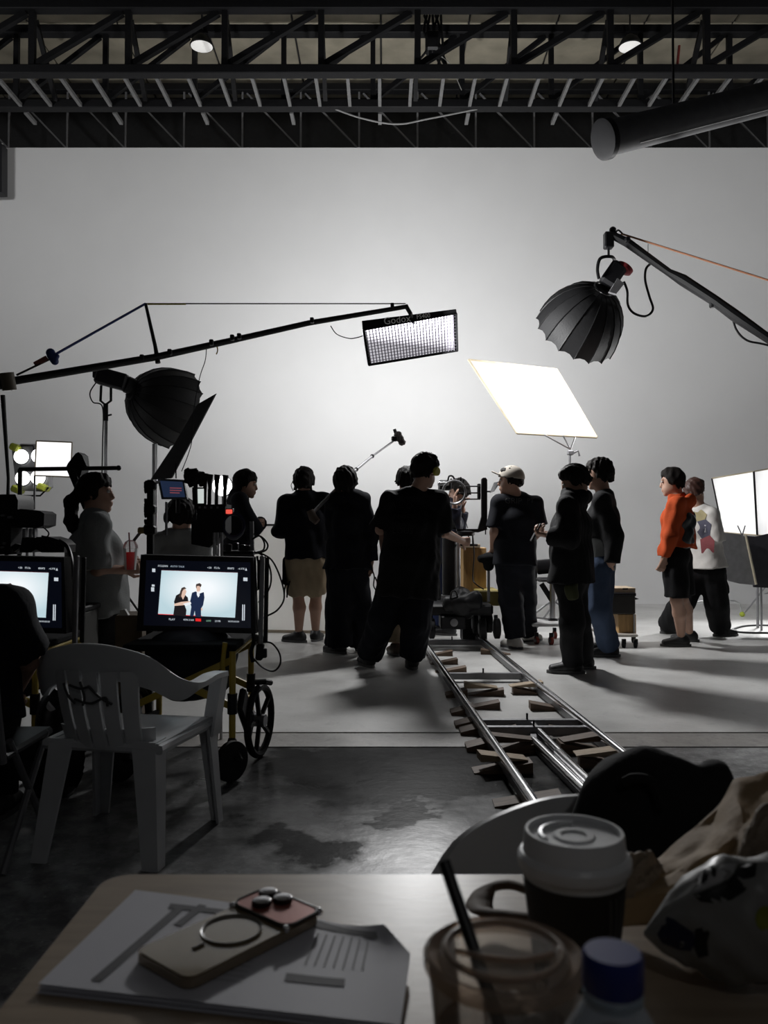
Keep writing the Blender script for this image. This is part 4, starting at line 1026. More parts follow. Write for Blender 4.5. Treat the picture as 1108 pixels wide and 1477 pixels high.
MB().tube(crv([P(477, 470, 7.75), P(486, 482, 7.8), P(503, 488, 7.9), P(515, 487, 7.95), P(524, 484, YG)]), .005, 6).out('power_cable', BLK, GX)
tx_ = (lip1 - lip0).normalized(); lm = (lip0 + lip1 + TL + TR) / 4
lt = mat('lip_letter', (.9, .9, .9), .5)
up_ = (lip0 - TL); up_ = (up_ - tx_ * up_.dot(tx_)).normalized()
cL = lip0 + (lip1 - lip0) * .36 + (TL - lip0) * .40 - V((0, .012, 0)); text('lettering', 'Godox', .098, lt, GX, cL, tx_, up_, .001)
cL = lip0 + (lip1 - lip0) * .64 + (TL - lip0) * .36 - V((0, .012, 0)); text('lettering', 'FS400', .06, lt, GX, cL, tx_, up_, .001)
area_lamp('grid_softbox_light', cxx - nz * .13, -nz + V((.5, 0, 0)), P_STRIP, 'RECTANGLE', .45, .25)

# white diffusion frame on a stand
YF = 8.9
FR = T('diffusion_frame', 'tilted white diffusion frame with a pale wooden rim on a stand', 'reflector', (P(823, 700, YF).x, YF, 0))
A_, B_, C_, D_ = P(676, 519, YF + .5), P(803, 533, YF + .55), P(861, 631, YF), P(746, 625, YF - .05)
C_ = D_ + (B_ - A_) ; C_ = P(861, 631, C_.y)
MB().prism([A_, B_, C_, D_], (0, .004, .002)).out('cloth', diffusion('frame_cloth'), FR)
for a, b in ((A_, B_), (B_, C_), (C_, D_), (D_, A_)): MB().tube([a, b], .013, 8).out('rim', mat('pale_rim', (.60, .52, .38), .6), FR)
for s_ in ((785, 627), (812, 628), (830, 630)): MB().tube([P(*s_, YF - .05), P(823, 648, YF)], .008, 6).out('strut', ALU, FR)
MB().box(P(823, 653, YF), (.07, .05, .05), bev=.01).out('clamp', GRY, FR); MB().tube([P(823, 656, YF), P(834, 650, YF), P(836, 658, YF)], .012, 6).out('clamp_lever', GRY, FR)
pf = P(822, 655, YF); MB().cyl(pf, (pf.x, pf.y, .3), .013).out('pole', GRY, FR)
for a in (.5, 2.6, 4.7): MB().tube([(pf.x, pf.y, .55), (pf.x + .4 * math.cos(a), pf.y + .4 * math.sin(a), .012)], .010, 6).out('leg', GRY, FR)

# black flag and its stand
FG = T('black_flag', 'narrow slanted black flag board beside the stand softbox', 'flag', P(222, 690, 8.7))
MB().prism([P(311, 568, 8.5), P(247, 690, 8.42), P(217, 692, 8.40), P(251, 641, 8.44), P(285, 583, 8.48)], (.01, .015, .005)).out('board', mat('flag_grey', (.035, .035, .037), .8), FG)
pf = P(222, 640, 8.75); MB().cyl(pf, (pf.x, pf.y, 0.0), .017).out('stand', GRY, FG); MB().cyl(pf + V((.03, 0, 0)), (pf.x + .03, pf.y, .4), .010).out('riser', ALU, FG)

# four-lamp panel
YP = 8.3; q = Q(YP)
LP = T('lamp_panel', 'four-lamp light panel with yellow corner guards behind the small white frame', 'studio light', (q(50, 700).x, YP, 0))
MB().prism([q(17, 650), q(30, 640), q(68, 641), q(70, 702), q(62, 709), q(24, 707)], (0, .12, 0)).out('housing', GRY, LP)
gl = mat('lamp_glow', (.9, .9, .9), .4, emit=(1, 1, 1), estr=3.0)
for px, py in ((32, 659), (57, 658), (34, 690), (56, 689)):
    MB().lathe([(.085, -.01), (.08, .0), (.066, .03)], q(px, py, -.004), (0.15, -1, 0), 20).out('reflector', GRY, LP)
    MB().lathe([(.072, .031), (.05, .04), (.001, .045)], q(px, py, -.004), (0.15, -1, 0), 20).out('bulb', gl, LP)
for px, py in ((24, 646), (26, 706), (63, 703)): MB().box(q(px, py, .0), (.09, .16, .07), Matrix.Rotation(.4, 3, 'Y'), .015).out('corner_guard', mat('lime_guard', (.45, .50, .05), .5), LP)
MB().tube([q(22, 707, -.03), q(28, 715, -.03), q(58, 715, -.03), q(70, 703, -.03)], .009, 6).out('yoke', BLK, LP)
MB().cyl(q(43, 715, -.03), q(43, 731, -.03), .016, n=8).out('spigot', BLK, LP); pf = q(40, 715, .02); MB().cyl(pf, (pf.x, pf.y, 0), .014).out('pole', GRY, LP)
MB().tube([q(30, 643), q(48, 643), q(50, 655)], .008, 6).out('handle', BLK, LP)
area_lamp('lamp_panel_light', q(44, 673, -.12), (.2, -1, -.1), P_PANEL, 'RECTANGLE', .35, .4)
SF = T('small_diffusion_frame', 'small square white diffusion frame in front of the four-lamp panel', 'reflector', P(78, 690, 8.0))
MB().prism([P(52.5, 636, 8.0), P(104, 638, 8.0), P(102, 688, 8.0), P(50, 686, 8.0)], (0, .006, 0)).out('cloth', mat('glow_cloth', (.9, .9, .9), .6, emit=(.98, .98, 1), estr=1.1), SF)  # cloth glows by emission in place of lamplight on it
for a, b in (((52.5, 636), (104, 638)), ((104, 638), (102, 688)), ((102, 688), (50, 686)), ((50, 686), (52.5, 636))): MB().tube([P(*a, 7.995), P(*b, 7.995)], .007, 6).out('rim', mat('pale_rim', (.6, .52, .38)), SF)
pf = P(50, 686, 8.0); MB().cyl(pf, (pf.x, pf.y, 0), .01).out('pole', GRY, SF)

# large white frame and quilted boards at the far side
YV = 9.4
VF = T('folded_diffusion_frame', 'large glowing white two-leaf diffusion frame above the grey quilted boards', 'reflector', P(1090, 770, YV))
for k, pl in enumerate((((1027, 690, 0), (1087, 680, -.15), (1092, 772, -.15), (1043, 768, 0)), ((1088, 680, -.15), (1150, 669, .1), (1150, 776, .1), (1093, 772, -.15)))):
    pp = [P(a, b, YV + c) for a, b, c in pl]
    lf = MB().prism(pp, (0, .008, 0)).out('leaf', diffusion('frame_cloth'), VF)
    for i in range(4): MB().tube([pp[i], pp[(i + 1) % 4]], .008, 6).out('rim', BLK if i in (1, 3) else mat('pale_rim', (.6, .52, .38)), lf)
pf = P(1092, 770, YV); MB().cyl(pf, (pf.x, pf.y, 0), .015).out('stand', GRY, VF)
HB = T('hidden_flood', 'unseen flood lamp added behind the large folded diffusion frame', 'studio light', (P(1118, 730, 10.3).x, 10.3, 0))  # unseen lamp, added to brighten the folded frame from behind
hc = P(1118, 725, 10.3)
MB().box(hc + V((0, .1, 0)), (.3, .18, .3), bev=.02).out('lamp_body', BLKP, HB); MB().cyl(hc + V((0, .1, -.15)), (hc.x, hc.y + .1, 0), .015).out('pole', GRY, HB)
for a in (.5, 2.6, 4.7): MB().tube([(hc.x, hc.y + .1, .5), (hc.x + .35 * math.cos(a), hc.y + .1 + .35 * math.sin(a), .012)], .010, 6).out('leg', GRY, HB)
area_lamp('hidden_flood_light', hc, (-.05, -1, 0), P_FRAME, 'SQUARE', .28)
M_Q = mat('quilted_grey', (.20, .20, .205), .9, bump=.4, bscale=25, spec=.1)
t = T('quilted_board', 'lighter grey quilted sound board with wavy top beside the walking person', 'sound board', (P(1062, 850, 9.0).x, 9.0, 0))
MB().prism([P(1036, 770, 9.0), P(1044, 768, 9), P(1055, 769, 9), P(1070, 771, 9), P(1077, 776, 9), P(1090, 844, 9), P(1068, 842, 9), P(1052, 838, 9), P(1046, 832, 9)], (0, .03, 0)).out('quilt', M_Q, t)
MB().tube([P(1076, 772, 8.98), P(1091, 843, 8.98)], .014, 8).out('gold_edge', mat('gold_edge', (.45, .40, .30), .5), t)
for a, b in (((1064, 758), (1072, 775)), ((1075, 758), (1071, 772))): MB().tube([P(*a, 8.98), P(*b, 8.98)], .007, 6).out('spring_clip', GRY, t)
t = T('quilted_board', 'darker grey quilted sound board cropped by the picture edge', 'sound board', (P(1110, 850, 9.05).x, 9.05, 0))
MB().prism([P(1077, 773, 9.1), P(1092, 774, 9.1), P(1108, 770, 9.1), P(1180, 766, 9.1), P(1180, 850, 9.1), P(1108, 848, 9.1), P(1088, 847, 9.1)], (0, .03, 0)).out('quilt', mat('quilted_dark', (.045, .043, .05), .9, bump=.4, bscale=25, spec=.1), t)
for z_, px in ((0, 1098), (0, 1170)): pf = P(px, 845, 9.15); MB().cyl(pf, (pf.x, pf.y, 0), .012).out('pole', GRY, t)
lime = mat('tennis_ball', (.42, .50, .06), .9, bump=.3, bscale=200)
for i, (pts, bl, Y, lb) in enumerate((([(1000, 869), (1010, 867), (1060, 867), (1066, 870), (1071, 884)], (1071, 885), None, 'pale metal stand leg with a lime ball foot near the walking person'), ([(1130, 842), (1108, 855), (1092, 862)], (1092, 863), None, 'second pale stand leg with a lime ball foot under the dark quilted board'))):
    t = T('ball_foot_stand', lb, 'stand', G(*bl))
    b0 = G(bl[0], bl[1] + 5); Yb = b0.y
    MB().tube([P(a, b, Yb) for a, b in pts], .012, 8).out('leg', ALU, t)
    MB().ball((b0.x, Yb, .036), .034, 14, 10).out('ball_foot', lime, t)
tag(MB().tube(crv([G(1056 + 0, 908, .012), G(1075, 903, .012), G(1108, 902, .012), G(1150, 905, .012), G(1150, 912, .012), G(1100, 913, .012), G(1068, 912, .012), G(1057, 909, .012)]), .012, 6).out('floor_cable', BLK), 'black cable loop lying on the pale floor by the walking person', 'cable')

FB = T('added_wall_flood', 'unseen flood lamp added to wash the white wall, hidden behind the broad person', 'studio light', (P(580, 800, 8.8).x, 8.8, 0))  # added lamp, out of sight, making the bright centre of the wall
fc = P(580, 745, 8.8); fa_ = V((0, 1, 1.30))
MB().box(fc + V((0, -.10, -.02)), (.26, .16, .2), bev=.02).out('lamp_body', BLKP, FB); MB().cyl(fc + V((0, -.1, -.1)), (fc.x, fc.y - .1, 0), .015).out('pole', GRY, FB)
for a in (.5, 2.6, 4.7): MB().tube([(fc.x, fc.y - .1, .45), (fc.x + .2 * math.cos(a), fc.y - .1 + .2 * math.sin(a), .012)], .010, 6).out('leg', GRY, FB)
area_lamp('added_wall_flood_light', fc, fa_, P_FLOOD, 'SQUARE', .24, spread=115)
for sx_, k_ in ((-1, 1.1), (1, .9)):  # pair of lamps added outside the view to raise the wall's edges
    wc = V((sx_ * 6.3, 8.2, 5.4))
    WS = T('added_wash_lamp', 'unseen wash lamp added for the wall, hung %s' % ('beyond the video cart side' if sx_ < 0 else 'beyond the quilted board side'), 'studio light', wc)
    MB().box(wc + V((0, -.12, 0)), (.7, .2, .45), bev=.03).out('lamp_body', BLKP, WS); MB().cyl(wc + V((0, -.12, .2)), (wc.x, wc.y - .12, 9.2), .02).out('hanger', BLK, WS)
    area_lamp('added_wash_lamp_light', wc, (-sx_ * .12, 1, .05), P_WASH * k_, 'RECTANGLE', .6, .4)
# boom pole with microphone
BPo = T('boom_pole', 'silver telescopic boom pole slanting up from the shoulder of the hooded person', 'boom pole', P(450, 743, 6.95))
pts = [P(449, 742, 6.95), P(514, 677, 7.5), P(537, 658, 7.8), P(568, 636, 8.2)]
MB().tube([pts[0], pts[1]], .016, 10).out('lower_tube', GRY, BPo); MB().tube([pts[1], pts[2]], .013, 10).out('middle_tube', GRY, BPo); MB().tube([pts[2], pts[3]], .009, 10).out('upper_tube', GRY, BPo)
for p in pts[1:3]: MB().ball(p, .020, 10, 8).out('lock_collar', BLK, BPo)
MB().tube([P(447, 736, 6.94), P(452, 747, 6.94), P(458, 753, 6.93)], [.03, .038, .03], 12).out('grip', mat('brown_foam', (.10, .075, .06), .9), BPo)
mc = T('microphone', 'grey fluffy shotgun microphone at the tip of the boom pole', 'microphone', P(575, 630, 8.2))
g = SDF(P(560, 648, 8.0), P(592, 612, 8.4), .006); g.cone(P(574, 627, 8.2), P(580, 638, 8.2), .038, .036, .01); g.folds(.005, 120, 4, 1); g.out('windshield', mat('grey_fur', (.12, .11, .11), .95, bump=.6, bscale=160), mc)
MB().tube([P(569, 619, 8.2), P(572, 628, 8.2)], .016, 8).out('mic_body', BLK, mc); MB().box(P(569, 633, 8.2), (.06, .05, .05), bev=.01).out('shock_mount', BLK, mc)
# ================================================================ white board, rolling seat, box trolley
YW = 8.95
t = T('white_board', 'long white foam board standing on its edge behind the shorts-wearing person', 'board', (P(430, 915, YW).x, YW, 0))
pl = [P(352, 757, YW), P(462, 757.5, YW - .1), P(506, 758, YW - .25)]; pb = [(p.x, p.y, .004) for p in pl]
for i in (0, 1):
    MB().prism([pl[i], pl[i + 1], pb[i + 1], pb[i]], (0, .025, 0)).out('panel', diffusion('foam_board', (.95, .94, .92), .85), t)
    MB().bar(pl[i], pl[i + 1], .02, .022).out('top_edge', mat('board_edge', (.06, .06, .06), .7), t)
    MB().bar(V(pb[i]) + V((0, -.008, .02)), V(pb[i + 1]) + V((0, -.008, .02)), .012, .03).out('bottom_edge', mat('board_tape', (.42, .36, .28), .7), t)
YS = 8.35; q = Q(YS)
t = T('rolling_seat', 'black folding seat on a white trussed rolling base with red casters', 'chair', (q(794, 900).x, YS, 0))
g = SDF(q(765, 835, -.1), q(815, 800, .15), .008); g.econe(q(776, 818), q(803, 816, -.02), (0, 0, 1), (.075, .022), (.075, .022), .02); g.out('backrest', BLKP, t)
g = SDF(q(765, 845, -.3), q(815, 820, .25), .008); g.econe(q(778, 836, -.1), q(808, 836, -.1), (0, 1, 0), (.15, .022), (.15, .022), .02); g.out('seat', BLKP, t)
MB().tube([q(774, 808, .03), q(773, 839, .03), q(773, 842, -.2)], .012, 8).out('back_tube', BLK, t); MB().tube([q(806, 808, .03), q(806, 839, .03)], .012, 8).out('back_tube', BLK, t)
MB().cyl(q(797, 842, -.1), q(797, 897, -.1), .03).out('post', ALU, t)
MB().bar(q(781, 842, -.1), q(800, 872, -.1), .02, .05).out('seat_brace', BLK, t)
for s_ in (-1, 1): MB().tube([q(797, 866, -.1), q(797 + s_ * 32, 890, -.1 - .02)], .013, 8).out('truss_strut', ALU, t); MB().tube([q(797 + s_ * 32, 890, -.1), q(797, 894, -.1)], .011, 8).out('truss_tie', ALU, t)
MB().box(q(797, 896, -.1), (.09, .09, .06), bev=.01).out('hub', BLK, t)
boxpx('base', 768, 899, 852, 904, YS - .35, .5, mat('white_base', (.6, .6, .6), .5), t)
for px, yy in ((774, -.3), (795, -.33), (815, -.3), (845, -.3), (800, .1)):
    c = P(px, 912, YS + yy); wheel('caster', V((c.x, c.y, .04)), .04, .03, t, (1, .3, 0)).data.materials[0] = mat('red_caster', (.25, .035, .02), .5)
    MB().bar((c.x, c.y, .04), (c.x, c.y, .115), .035, .025).out('caster_fork', BLK, t)
YT = 7.85; q = Q(YT)
t = T('box_trolley', 'low wheeled trolley beside the orange jacket', 'trolley', (q(900, 920).x, YT, 0))
boxpx('deck', 872, 915, 921, 919, YT - .1, .5, mat('pale_deck', (.45, .42, .38), .7), t)
for px, yy in ((900, -.05), (917, -.05), (884, .3), (914, .3)):
    c = P(px, 925, YT + yy); wheel('caster', V((c.x, c.y, .038)), .038, .03, t, (1, -.5, 0)); MB().bar((c.x, c.y, .04), (c.x, c.y, .085), .035, .03).out('caster_fork', BLK, t)
deck = P(900, 915, YT - .1).z
o = boxpx('plywood_crate', 892, 886, 918, 915, YT, .3, WOOD, None, .006); tag(o, 'small golden plywood crate on the low trolley under a black case', 'crate')
MB().bar(P(914.5, 886, YT - .006), P(914.5, 914.6, YT - .006), .045, .01).out('white_edge', mat('white_base', (.6, .6, .6)), o); MB().box(P(880, 901, YT + .1), (.02, .02, .18)).out('edge_post', BLK, o)
o = T('equipment_case', 'black equipment case on top of the golden crate', 'case', P(900, 886, YT))
boxpx('body', 878, 859, 917, 886, YT - .02, .34, mat('case_black', (.03, .028, .025), .6), o, .01); boxpx('lid', 878, 855, 918, 860, YT - .03, .36, BLKP, o, .006)
MB().prism([P(917, 862, YT), P(922, 864, YT), P(917, 865, YT)], (0, .05, 0)).out('latch', BLK, o)
o = boxpx('wooden_box', 880, 848, 917, 854.8, YT, .3, mat('pale_ply', (.50, .40, .28)), None, .004); tag(o, 'flat pale wooden box lying on the black equipment case', 'box'); MB().box(P(902, 849.3, YT - .002), (.05, .012, .012)).out('hand_hole', BLK, o)

# ================================================================ monitors and carts
def screen_mat(name, c0, c1, strength):
    m = bpy.data.materials.new(name); m.use_nodes = True; nt = m.node_tree; b = nt.nodes['Principled BSDF']
    b.inputs['Base Color'].default_value = (.01, .01, .01, 1); b.inputs['Roughness'].default_value = .3
    tc = nt.nodes.new('ShaderNodeTexCoord'); gr = nt.nodes.new('ShaderNodeTexGradient'); gr.gradient_type = 'SPHERICAL'
    mp = nt.nodes.new('ShaderNodeMapping'); mp.inputs['Location'].default_value = (-.95, 0, -1.05); mp.inputs['Scale'].default_value = (1.7, 0, 1.7)
    nt.links.new(tc.outputs['Generated'], mp.inputs[0]); nt.links.new(mp.outputs[0], gr.inputs[0])
    r = nt.nodes.new('ShaderNodeValToRGB'); r.color_ramp.elements[0].color = (*c0, 1); r.color_ramp.elements[1].color = (*c1, 1); r.color_ramp.elements[1].position = .8
    nt.links.new(gr.outputs['Fac'], r.inputs[0]); nt.links.new(r.outputs[0], b.inputs['Emission Color']); b.inputs['Emission Strength'].default_value = strength
    return m
M_PIC = screen_mat('screen_picture', (.50, .66, .72), (.93, .97, 1), 1.0 * SCREEN)
def glow(name, c, s=1.0): return mat(name, [x * .2 for x in c], .4, var=.02, emit=c, estr=s * SCREEN)
HUD = glow('hud_white', (.55, .6, .65)); HUDR = glow('hud_red', (.8, .02, .02)); HUDG = glow('hud_green', (.25, .5, .35))
YM = 3.9
def monitor(label, dx):
    q = lambda px, py, dy=0: P(px + dx, py, YM + dy)
    t = T('monitor', label, 'monitor', q(283, 916))
    MB().prism([q(203, 800), q(365, 804), q(369, 914), q(197, 910)], (0, .09, 0)).out('casing', BLKP, t)
    MB().prism([q(211, 808, -.004), q(361, 811, -.004), q(362, 906, -.004), q(207, 902, -.004)], (0, .006, 0)).out('screen', mat('screen_dark', (.008, .010, .016), .25, emit=(.0016, .0022, .005), estr=1), t)
    MB().prism([q(233, 822.5, -.006), q(343, 826, -.006), q(339, 891, -.006), q(228, 886, -.006)], (0, .001, 0)).out('picture', M_PIC, t)
    MB().prism([q(233, 822, -.0066), q(343, 825.5, -.0066), q(343, 826.2, -.0066), q(233, 822.7, -.0066)], (0, .0005, 0)).out('picture_edge', glow('edge_red', (.10, .02, .03)), t)
    MB().prism([q(228, 885.4, -.0066), q(291, 888.2, -.0066), q(291, 889, -.0066), q(228, 886.2, -.0066)], (0, .0005, 0)).out('progress_bar', HUDR, t)
    # the two people shown on the screen
    def fig(name, pts, m, k=0): MB().prism([q(a, b, -.0072 - .0004 * k) for a, b in pts], (0, .0004, 0)).out(name, m, t)
    skin = glow('screen_skin', (.72, .50, .40)); blk = glow('screen_black', (.012, .010, .012)); nav = glow('screen_navy', (.012, .022, .06)); wht = glow('screen_shirt', (.85, .88, .92)); hr = glow('screen_hair', (.06, .04, .035))
    fig('picture_woman_dress', [(259, 856), (265, 856), (271, 862), (272, 870), (266, 872), (269, 880), (268, 889), (250, 887), (252, 872), (251, 868), (254, 859)], blk)
    fig('picture_woman_face', [(262, 849), (267, 849), (269, 853), (267, 859), (264, 865), (261, 859)], skin, 1)
    fig('picture_woman_hair', [(262, 848), (266, 846.5), (269, 849), (265, 850), (263, 853), (261, 862), (258, 861), (260, 853)], hr, 2)
    fig('picture_woman_arm', [(251, 871), (262, 868), (274, 867), (275, 870), (264, 873), (252, 874)], skin, 1)
    fig('picture_paper', [(264, 871), (275, 868), (276, 871), (268, 874)], wht, 2)
    fig('picture_man_suit', [(282, 853), (288, 856), (294, 854), (295, 862), (293, 873), (290, 878), (290, 890), (282, 889.5), (281, 881), (279, 889), (274, 888.5), (276, 875), (274, 869), (277, 855)], nav)
    fig('picture_man_shirt', [(284, 853), (288, 853), (288, 859), (286, 862), (284, 858)], wht, 1)
    fig('picture_man_face', [(283, 845), (289, 845), (289, 851), (287, 855), (284, 854)], skin, 1)
    fig('picture_man_hair', [(282.5, 846), (283, 842.5), (288, 841), (291, 843.5), (289.5, 847), (287, 845), (284, 845.5), (283.3, 849)], hr, 2)
    fig('picture_man_hand', [(290, 877), (292, 877), (292, 881), (290, 880)], skin, 1)
    X = (q(343, 826) - q(233, 822.5)).normalized(); Z = (q(233, 822.5) - q(228, 886)).normalized(); Z = (Z - X * Z.dot(X)).normalized()
    def tx(s, px, py, size, m=HUD): text('hud_text', s, size, m, t, q(px, py, -.0064), X, Z, .0002)
    tx('FCLEAN', 235, 816.5, .013); tx('AUTO TALK', 256, 817.2, .012, glow('hud_dim', (.35, .42, .5)))
    tx('+30', 302, 819, .013); tx('F5.0s', 313, 819.3, .013); tx('800FS', 333, 820, .013); tx('-4.3TE', 348, 820.5, .012)
    MB().prism([q(353.5, 823, -.0064), q(355, 819, -.0064), q(356.5, 823, -.0064)], (0, .0003, 0)).out('hud_triangle', HUD, t)
    tx('PLAY', 248, 893.5, .013); tx('4096', 268, 894, .012); tx('2160', 276, 894.3, .012); tx('LOG', 301, 895.5, .011, HUDG); tx('23.98', 314, 896, .012); tx('00:00:00:00', 337, 896.5, .011)
    MB().prism([q(282, 892, -.0064), q(290, 892.4, -.0064), q(290, 896.4, -.0064), q(282, 896, -.0064)], (0, .0003, 0)).out('hud_record_box', HUDR, t)
    for (x0, y0, x1, y1) in ((219.5, 820, 224, 825), (219, 843, 223, 846), (218, 847, 222.5, 853), (351, 833, 357, 838)): MB().prism([q(x0, y0, -.0064), q(x1, y0 + .2, -.0064), q(x1, y1 + .2, -.0064), q(x0, y1, -.0064)], (0, .0003, 0)).out('hud_block', HUD, t)
    for x in (349.5, 352): MB().prism([q(x, 872, -.0064), q(x + 1.4, 872, -.0064), q(x + 1, 895, -.0064), q(x - .4, 895, -.0064)], (0, .0003, 0)).out('hud_level', HUD, t)
    MB().box(q(283, 908, .12), (.12, .08, .18), bev=.01).out('mount', BLK, t)
    return t
monitor('large production monitor showing two actors, on the yellow-framed cart beside the plastic chair', 0)
monitor('production monitor cropped by the picture edge, partly hidden by the seated person', -273)

def cart(label, dx):
    q = lambda px, py, dy=0: P(px + dx, py, YM + dy)
    y0 = YM - .14
    c0 = V((P(283 + dx, 1000, YM).x, YM + .1, 0))
    t = T('monitor_cart', label, 'cart', c0)
    fx = lambda px: (px - 283) / 1200 * YM + c0.x
    xl, xr = fx(200), fx(344)
    yf, yb = YM - .16, YM + .36
    for x, y in ((xl, yf), (xr, yf), (xl, yb), (xr, yb)):
        MB().tube([(x, y, .14), (x, y, .56)], .015, 10).out('frame_post', YEL, t)
        MB().cyl((x, y, .28), (x, y, .37), .022, n=12).out('post_sleeve', BLK, t)
    for y in (yf + .03, yb):
        MB().bar((xl, y, .52), (xr, y + .01, .30), .022, .03).out('cross_brace', YEL, t); MB().bar((xr, y - .012, .52), (xl, y, .30), .022, .03).out('cross_brace', YEL, t)
    for x in (xl, xr):
        MB().tube([(x, yf, .55), (x, yb, .55)], .014, 8).out('side_rail', YEL, t); MB().tube([(x, yf, .30), (x, yb, .26)], .012, 8).out('lower_rail', YEL, t)
    o = MB().tube(crv([(xr - .03, yf - .02, .60), (xr - .04, yf - .02, .50), (xr - .03, yf - .02, .42)]), .011, 8).out('strap_bar', YEL, t)
    MB().box(((xl + xr) / 2, YM + .1, .575), (xr - xl + .04, .56, .03), bev=.006).out('shelf', BLKF, t)
    g = SDF((xl - .05, yf - .1, .32), (xr + .05, yb + .05, .62), .012)
    g.econe(((xl + xr) / 2, YM + .08, .50), ((xl + xr) / 2, YM + .08, .44), (1, 0, 0), ((xr - xl) / 2 - .02, .2), ((xr - xl) / 2 - .04, .19), .03); g.folds(.008, 30, 5); g.out('sling_bag', mat('navy_bag', (.010, .011, .018), .8), t)
    for x, s_ in ((xl, -1), (xr, 1)):
        # front swivel caster
        cw = V((x + .01 * s_, yf - .07, .088))
        w_ = wheel('caster_wheel', cw, .088, .034, t, (1, -.75, 0)); MB().tube([(x, yf, .16), (x, yf - .02, .15), cw + V((.03, 0, 0))], .022, 8).out('caster_fork', BLK, t)
        # rear wheel with spokes
        rc = V((x + .075 * s_, YM + .16, .178)); r = .178
        ax = V((1, -.22, 0)).normalized()
        e1 = ax.cross(V((0, 0, 1))).normalized(); e2 = V((0, 0, 1))
        wt = MB().tube([rc + e1 * math.cos(a) * (r - .018) + e2 * math.sin(a) * (r - .018) for a in [2 * math.pi * i / 32 for i in range(32)]], .018, 8, closed=True).out('rear_wheel', RUB, t)
        MB().lathe([(.03, -.03), (.03, .03)], rc, ax, 14).out('hub', GRY, wt)
        for k in range(5):
            a = 2 * math.pi * k / 5; MB().bar(rc, rc + (e1 * math.cos(a) + e2 * math.sin(a)) * (r - .03), .02, .014).out('spoke', BLK, wt)
        MB().bar((x, yb, .178), rc, .02, .02).out('axle', BLK, t)
        MB().bar((x + .02 * s_, yf + .1, .33), rc + V((-.04 * s_, -.02, -.03)), .03, .12, .01).out('brake_guard', BLKP, t)
        MB().tube([rc + V((-.02, -.02, r + .01)), rc + V((.03, -.02, r + .012)), rc + V((.05, .02, r + .0))], .014, 8).out('brake_lever', BLK, t)
    MB().bar((fx(374), YM + .07, .98), (fx(372), YM + .07, .56), .03, .02, .004).out('side_rail_post', GRY, t)
    MB().bar((fx(379), YM + .12, .97), (fx(377), YM + .12, .56), .02, .02, .004).out('side_rail_post', BLK, t)
    return t
cart('yellow-framed cart on wheels under the large monitor beside the plastic chair', 0)
cart('yellow-framed cart on wheels under the cropped monitor behind the seated person', -273)

# cables beside the big monitor
def cable(pts, lb, r=.0045, Y=4.0, m=None): return tag(MB().tube(crv([P(a, b, Y) for a, b in pts]), r, 6).out('cable', m or BLK), lb, 'cable', 'cables hanging at the video cart')
cable([(366, 770), (378, 775), (386, 785), (384, 793), (374, 797), (366, 796)], 'short black cable loop sticking out above the big monitor corner')
cable([(364, 778), (374, 773), (381, 782), (380, 793), (370, 797)], 'smaller black cable loop just inside the upper loop by the monitor', Y=4.02)
cable([(372, 797), (384, 806), (391, 828), (388, 850), (373, 869)], 'black cable bowing out along the middle of the monitor side')
cable([(374, 797), (392, 808), (405, 835), (410, 862), (400, 880), (382, 890), (373, 896), (374, 910), (376, 925)], 'longest black cable, bowing widest beside the monitor', Y=4.02)
cable([(378, 926), (392, 928), (403, 942), (404, 958), (394, 968), (378, 962), (366, 950)], 'black cable loop hanging low under the adapter brick')
cable([(364, 905), (366, 925), (362, 940), (365, 955)], 'thick black cable running straight down at the cart corner', .010)
o = T('power_adapter', 'black adapter brick hanging at the corner of the video cart', 'adapter', P(376, 940, 4.0)); MB().bar(P(376, 928, 4.0), P(374, 952, 4.0), .05, .035, .008).out('body', BLKP, o); MB().box(P(382, 942, 4.0), (.02, .03, .045), bev=.004).out('plug', BLKP, o)
o = T('hanging_pouch', 'flat black pouch hung on the side of the big monitor', 'pouch', P(374, 825, 3.99)); MB().prism([P(371, 808, 3.97), P(376, 808, 3.97), P(375, 822, 3.97), P(377, 846, 3.97), P(371, 852, 3.97)], (0, .05, 0)).out('body', BLKF, o); MB().tube([P(372, 809, 3.99), P(371, 802, 3.99)], .006, 6).out('loop', BLKF, o)

# gear above the big monitor
YE = 4.5; q = Q(YE)
VP = T('video_stand', 'black upright stand with clamps and knobs behind the big monitor', 'stand', (q(218, 800).x, YE, 0))
pt = q(217.5, 692); MB().box((pt.x, YE, pt.z / 2), (.035, .03, pt.z), bev=.004).out('post', BLK, VP)
MB().box((pt.x, YE, .015), (.4, .4, .03), bev=.008).out('foot', BLK, VP)
for py in (707, 722, 729, 742, 752, 760): MB().tube([q(216, py), q(209, py + 1)], [.010, .016], 8).out('knob', BLK, VP)
for py in (700, 735, 765): MB().box(q(217, py, -.02), (.06, .06, .05), bev=.01).out('clamp', BLK, VP)
MB().tube(crv([q(216, 750), q(211, 758), q(203, 767), q(193, 780)]), .009, 6).out('arm', GRY, VP); MB().box(q(205, 765), (.045, .03, .035), bev=.008).out('brass_clip', mat('brass', (.45, .34, .15), .4, .6), VP)
MB().tube([q(240, 724), q(240, 772)], .008, 6).out('steel_rod', ALU, VP)
t = T('field_monitor', 'small tilted screen with dim red text above the seated person', 'monitor', q(250, 705))
MB().prism([q(227, 690), q(265, 692), q(270, 720), q(233, 720)], (0, .03, .0)).out('casing', mat('casing_grey', (.10, .11, .12), .4), t)
MB().prism([q(231, 693.5, -.003), q(263, 695, -.003), q(267, 717, -.003), q(236, 717, -.003)], (0, .004, 0)).out('screen', mat('screen_blue', (.01, .015, .03), .3, emit=(.012, .020, .045), estr=1), t)
